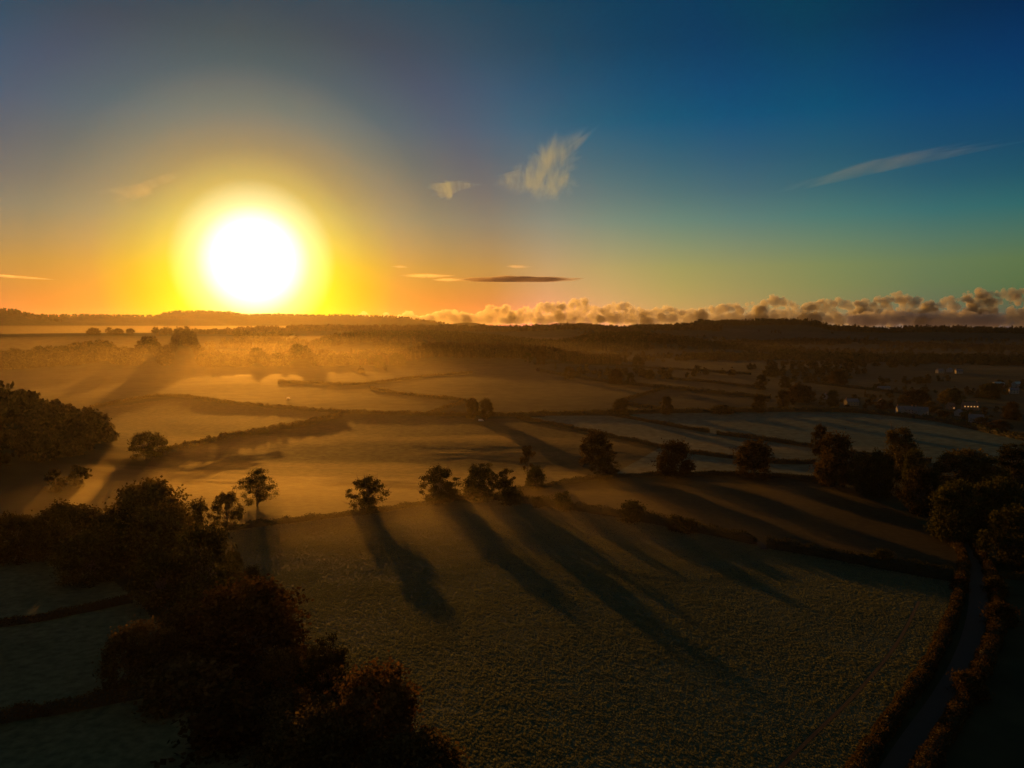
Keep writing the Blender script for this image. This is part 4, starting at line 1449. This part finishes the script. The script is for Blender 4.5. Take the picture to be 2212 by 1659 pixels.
def sheet_cloud(outline, alt, thick, mat, label, group='thin high clouds', name='cloud', soft=1.9, rag=.10, seed=3):
    """horizontal lens shaped cloud whose plan is traced by the outline"""
    pts = []
    for px, py in outline:
        d = sky_dir(px, py)
        t = (alt - CAM_Z) / d[2]
        pts.append(d * t + np.array([0, 0, CAM_Z]))
    pts = np.array(pts)
    c = pts.mean(0)
    # refine the outline
    for _ in range(2):
        q = []
        for i in range(len(pts)):
            a, b = pts[i], pts[(i + 1) % len(pts)]
            q += [a * .75 + b * .25, a * .25 + b * .75]
        pts = np.array(q)
    n = len(pts)
    rg_ = np.random.default_rng(seed + n)
    pts = pts + (pts - c) * (rag * rg_.normal(size=(n, 1)))
    rings = [1.0, .9, .78, .64, .48, .3, .14]
    v, f = [], []
    for s in (1, -1):
        for r in rings:
            z = thick * .5 * s * (1 - r ** 2) ** soft
            for p in pts:
                v.append((*(c[:2] + (p[:2] - c[:2]) * r - c[:2]), z))
        v.append((0, 0, thick * .5 * s))
    k = len(rings) * n + 1
    for side in (0, 1):
        o_ = side * k
        for i in range(len(rings) - 1):
            for j in range(n):
                q = (o_ + i * n + j, o_ + i * n + (j + 1) % n, o_ + (i + 1) * n + (j + 1) % n, o_ + (i + 1) * n + j)
                f.append(q if side == 0 else q[::-1])
        for j in range(n):
            q = (o_ + (len(rings) - 1) * n + j, o_ + (len(rings) - 1) * n + (j + 1) % n, o_ + k - 1)
            f.append(q if side == 0 else q[::-1])
    bm = bmesh.new()
    vs_ = [bm.verts.new(p) for p in v]
    for q in f:
        try:
            bm.faces.new([vs_[i] for i in q])
        except ValueError:
            pass
    bmesh.ops.remove_doubles(bm, verts=bm.verts, dist=.01)
    bmesh.ops.recalc_face_normals(bm, faces=bm.faces)
    me = bpy.data.meshes.new(name)
    bm.to_mesh(me)
    bm.free()
    me.materials.append(mat)
    o = link(name, me, loc=(c[0], c[1], alt))
    tag(o, label, 'cloud', group)
    return o


WISP = (.6, .95, 1.0)
sheet_cloud([(1066, 392), (1095, 368), (1135, 346), (1150, 332), (1155, 310), (1185, 290), (1225, 280), (1288, 276), (1270, 300), (1255, 335), (1248, 370), (1250, 405), (1215, 436), (1165, 440), (1108, 420)], 4000, 260,
            cloud_mat('wisp_large', 7e-4, .5, WISP, (R(20), 420, 4200, .36, .72)), 'largest white wisp of cirrus in the middle of the sky')
sheet_cloud([(915, 402), (935, 392), (975, 388), (1010, 390), (1065, 398), (1015, 402), (990, 412), (972, 436), (945, 432), (928, 416)], 3600, 240,
            cloud_mat('wisp_small', 6e-4, .5, WISP, (R(35), 360, 2600, .36, .72)), 'small white wisp left of the largest one')
sheet_cloud([(1668, 412), (1740, 384), (1840, 352), (1960, 325), (2090, 308), (2240, 300), (2140, 322), (2020, 345), (1900, 370), (1790, 398), (1710, 415)], 3800, 240,
            cloud_mat('wisp_long', 3.2e-4, .5, WISP, (R(-35), 500, 5000, .34, .72)), 'long faint streak of cirrus on the right')
sheet_cloud([(190, 412), (270, 405), (330, 385), (375, 368), (415, 362), (395, 385), (340, 400), (330, 425), (290, 440), (230, 430)], 3400, 200,
            cloud_mat('wisp_left', 2.2e-4, .5, (.9, .9, .8), (R(70), 350, 3000, .36, .72)), 'faint warm wisp above and left of the sun')
DARKC = cloud_mat('flat_cloud', .0048, .3, (.75, .6, .4), (0, 500, 1500, .25, .6))
sheet_cloud([(985, 604), (1030, 599), (1090, 597), (1150, 597), (1210, 599), (1262, 606), (1200, 609), (1120, 609), (1040, 608)], 1150, 100, DARKC, 'dark flat lens shaped cloud low in the middle of the sky', 'flat clouds low over the horizon', soft=1.2, rag=.16)
THIN = cloud_mat('thin_streak', 1.2e-3, .6, (1, 1, 1), (0, 700, 900, .3, .65))
sheet_cloud([(845, 595), (900, 592), (985, 594), (1000, 598), (930, 600), (880, 598)], 1200, 70, THIN, 'thin bright streak left of the dark flat cloud', 'flat clouds low over the horizon')
sheet_cloud([(920, 604), (960, 601), (1010, 602), (1000, 607), (950, 608)], 1150, 60, THIN, 'short bright streak touching the dark flat cloud', 'flat clouds low over the horizon')
sheet_cloud([(1085, 575), (1110, 573), (1160, 576), (1130, 579), (1100, 578)], 1300, 60, THIN, 'tiny bright streak above the dark flat cloud', 'flat clouds low over the horizon')
sheet_cloud([(838, 575), (870, 574), (892, 578), (860, 579)], 1300, 40, THIN, 'faint tiny streak right of the sun', 'flat clouds low over the horizon')
sheet_cloud([(-60, 590), (20, 594), (130, 604), (120, 606), (10, 598), (-60, 594)], 1250, 60, THIN, 'thin line of cloud at the left picture edge', 'flat clouds low over the horizon')

# ------------------------------------------------------------------ air
def box_obj(name, lo, hi, mat):
    mb = MB()
    mb.box(lo, hi)
    return link(name, mb.mesh(name, mat))


hz = box_obj('haze', (-9500, -9500, -40), (9500, 9500, 240), M['haze'])
tag(hz, 'thin golden morning haze filling the whole valley', 'haze', kind='stuff')


def mist_sheet(name, x0, x1, y0, y1, step, top, label, dens, aniso=.79, col=(1, .96, .9), floor=3.0, mat=None):
    """closed body of mist: its upper face is top(x, y), which dips under the ground where there is none"""
    xs, ys = np.arange(x0, x1 + step, step), np.arange(y0, y1 + step, step)
    X, Y = np.meshgrid(xs, ys)
    G = height(X, Y)
    T = top(X, Y, G)
    edge = np.zeros_like(X, bool)
    edge[0, :] = edge[-1, :] = edge[:, 0] = edge[:, -1] = True
    B = np.minimum(G, T) - floor
    T = np.where(edge, B + .5, T)
    ny, nx = X.shape
    v = np.concatenate([np.stack([X, Y, T], -1).reshape(-1, 3), np.stack([X, Y, B], -1).reshape(-1, 3)])
    i = np.arange(ny * nx).reshape(ny, nx)
    a, b, c, d = i[:-1, :-1], i[:-1, 1:], i[1:, 1:], i[1:, :-1]
    f1 = np.stack([a, b, c, d], -1).reshape(-1, 4)
    f2 = f1[:, ::-1] + ny * nx
    loop = np.concatenate([i[0, :], i[1:, -1], i[-1, -2::-1], i[-2:0:-1, 0]])
    nxt = np.roll(loop, -1)
    f3 = np.stack([nxt, loop, loop + ny * nx, nxt + ny * nx], -1)
    o = link(name, mesh_np(name, v, np.concatenate([f1, f2, f3]), mat or volume_mat(name, dens, aniso, col), True))
    tag(o, label, 'mist', kind='stuff')
    return o


def valley_top(X, Y, G):
    r = np.hypot(X, Y)
    t = 32 + 16 * sstep(700, 2400, r) + 16 * sstep(900, 1500, r) * (1 - sstep(-.18, -.02, np.arctan2(X, Y))) * (1 - sstep(2600, 3400, r)) + 9 * (fbm(X / 420, Y / 420, 71, 3) - .5)
    t = t + 42 * sstep(3300, 4000, r) * (1 - sstep(-.15, .05, np.arctan2(X, Y)))
    t = t - 9 * sstep(.02, .3, np.arctan2(X, Y)) * sstep(800, 1400, r)
    t = t * sstep(430, 760, Y) - 30 * (1 - sstep(380, 520, Y))
    return np.where(r > 8500, G - 2, t)


mist_sheet('valley_mist', -3900, 3900, 350, 5400, 30, valley_top, 'layer of golden mist lying over the valley floor', 5.4e-5, aniso=.77, col=(1, .88, .6))


def beam_top(X, Y, G):
    a_, r_ = np.arctan2(X, Y), np.hypot(X, Y)
    m = sstep(-.72, -.5, a_) * (1 - sstep(-.16, .0, a_)) * sstep(620, 900, r_) * (1 - sstep(1750, 1900, r_))
    return np.where(m > .02, G - 2 + (60 + 12 * (fbm(X / 260, Y / 260, 55, 3) - .5) - G) * m, G - 2)


mist_sheet('beam_mist', -1300, 60, 560, 1950, 20, beam_top, 'thicker golden mist on the left where the sunbeams fan out', 4.5e-5, aniso=.77, col=(1, .88, .58))



def crest_top(X, Y, G):
    ends = sstep(-380, -250, X) * (1 - sstep(140, 420, X))
    n = fbm(X / 130 + 5, Y / 34 + X / 300, 83, 4)
    wisp = np.clip(n - .38, 0, 1) * 2.6 * sstep(400, 440, Y) * (1 - sstep(620, 780, Y))
    crest = 1.7 * sstep(250, 395, Y) ** 1.3 * (1 - sstep(390 + 40 * n, 640 + 120 * n, Y)) ** 1.3 * (.6 + .9 * (n - .3)) * (1 - sstep(40, 260, X))
    return G - 1.0 + 9.0 * ends * np.maximum(wisp, crest)


MIST_LAYERS = volume_mat('crest_mist', 6.6e-4, .79, (1, .88, .6))
for q_, word in ((1.0, 'topmost thin'), (.66, 'middle'), (.36, 'lowest')):
    mist_sheet('crest_mist', -420, 480, 250, 800, 5, lambda X, Y, G: G - 1.0 + q_ * (crest_top(X, Y, G) - G + 1.0), word + ' layer of the mist drifting round the crest trees and over the meadow', 0, mat=MIST_LAYERS)

# ------------------------------------------------------------------ rough grass on the pasture
rg = np.random.default_rng(9)
mb_v, mb_f = [], []
for b_ in range(18):
    a = rg.random() * 6.283
    r0 = .28 * math.sqrt(rg.random())
    hh = .28 + .3 * rg.random()
    ww = .05 + .05 * rg.random()
    ox, oy = r0 * math.cos(a), r0 * math.sin(a)
    tx, ty = -math.sin(a) * ww, math.cos(a) * ww
    k = len(mb_v)
    lean_ = .10 + .25 * rg.random()
    mb_v += [(ox - tx, oy - ty, -.1), (ox + tx, oy + ty, -.1), (ox + math.cos(a) * lean_ * .4 + tx * .7, oy + math.sin(a) * lean_ * .4 + ty * .7, hh * .65),
             (ox + math.cos(a) * lean_ * .4 - tx * .7, oy + math.sin(a) * lean_ * .4 - ty * .7, hh * .65), (ox + math.cos(a) * lean_ * 1.2, oy + math.sin(a) * lean_ * 1.2, hh)]
    mb_f += [(k, k + 1, k + 2, k + 3), (k + 3, k + 2, k + 4)]
me = bpy.data.meshes.new('grass_tuft')
me.from_pydata(mb_v, [], mb_f)
me.update()
me.materials.append(leaf_mat('grass_blades', .6, .3))
tuft = link('grass_tuft', me, loc=at(1300, 1500))
tuft.color = (.16, .19, .13, 1)
tag(tuft, 'rough grass in the middle of the foreground pasture', 'grass', kind='stuff')


def scatter_grass(name, label, pg, n, seed, smin, smax, col, ymax=470):
    rng = np.random.default_rng(seed)
    lo, hi = pg.min(0), pg.max(0)
    hi[1] = min(hi[1], ymax)
    x, y = rng.uniform(lo[0], hi[0], n), rng.uniform(max(lo[1], 130), hi[1], n)
    k = in_poly(x, y, pg) & (np.abs(np.arctan2(x, y)) < R(40)) 
    x, y = x[k], y[k]
    pc = resample(np.array([at(*p) for p in PATH_PX]), 1.0)
    far_ = np.ones(len(x), bool)
    for c_ in pc:
        far_ &= (x - c_[0]) ** 2 + (y - c_[1]) ** 2 > .7
    x, y = x[far_], y[far_]
    n = len(x)
    t_ = fbm(x / 1.35 + 0.6 * vnoise(x / 5, y / 5, 3), y / 1.05, 21, 2)
    z = height(x, y) + np.clip(t_ - .42, 0, 1) * 1.9 * (0.65 + 0.6 * vnoise(x / 26, y / 26, 31)) * .14
    g_ = bpy.data.meshes.new(name)
    g_.vertices.add(n)
    g_.vertices.foreach_set('co', np.stack([x, y, z], 1).astype(np.float32).ravel())
    g_.attributes.new('variant', 'INT', 'POINT').data.foreach_set('value', np.zeros(n, np.int32))
    s = (smin + (smax - smin) * rng.random(n) ** 1.6) * (.6 + .8 * fbm(x / 22, y / 16, 44, 3))
    g_.attributes.new('tree_scale', 'FLOAT_VECTOR', 'POINT').data.foreach_set('vector', np.stack([s * 1.3, s * 1.3, s], 1).astype(np.float32).ravel())
    r = np.zeros((n, 3), np.float32)
    r[:, 2] = rng.random(n) * 6.283
    g_.attributes.new('tree_turn', 'FLOAT_VECTOR', 'POINT').data.foreach_set('vector', r.ravel())
    g_.update()
    o = link(name, g_)
    o.color = (*col, 1)
    md = o.modifiers.new('planting', 'NODES')
    md.node_group = GRASS_NG
    tag(o, label, 'grass', kind='stuff')
    print(name, n)


GRASS_NG = wood_group([tuft], 'grass_planting')
scatter_grass('grass', 'rough tufts of grass all over the foreground pasture', FIELDS[0][2], 420000, 5, 0.26, .62, (.16, .19, .13))
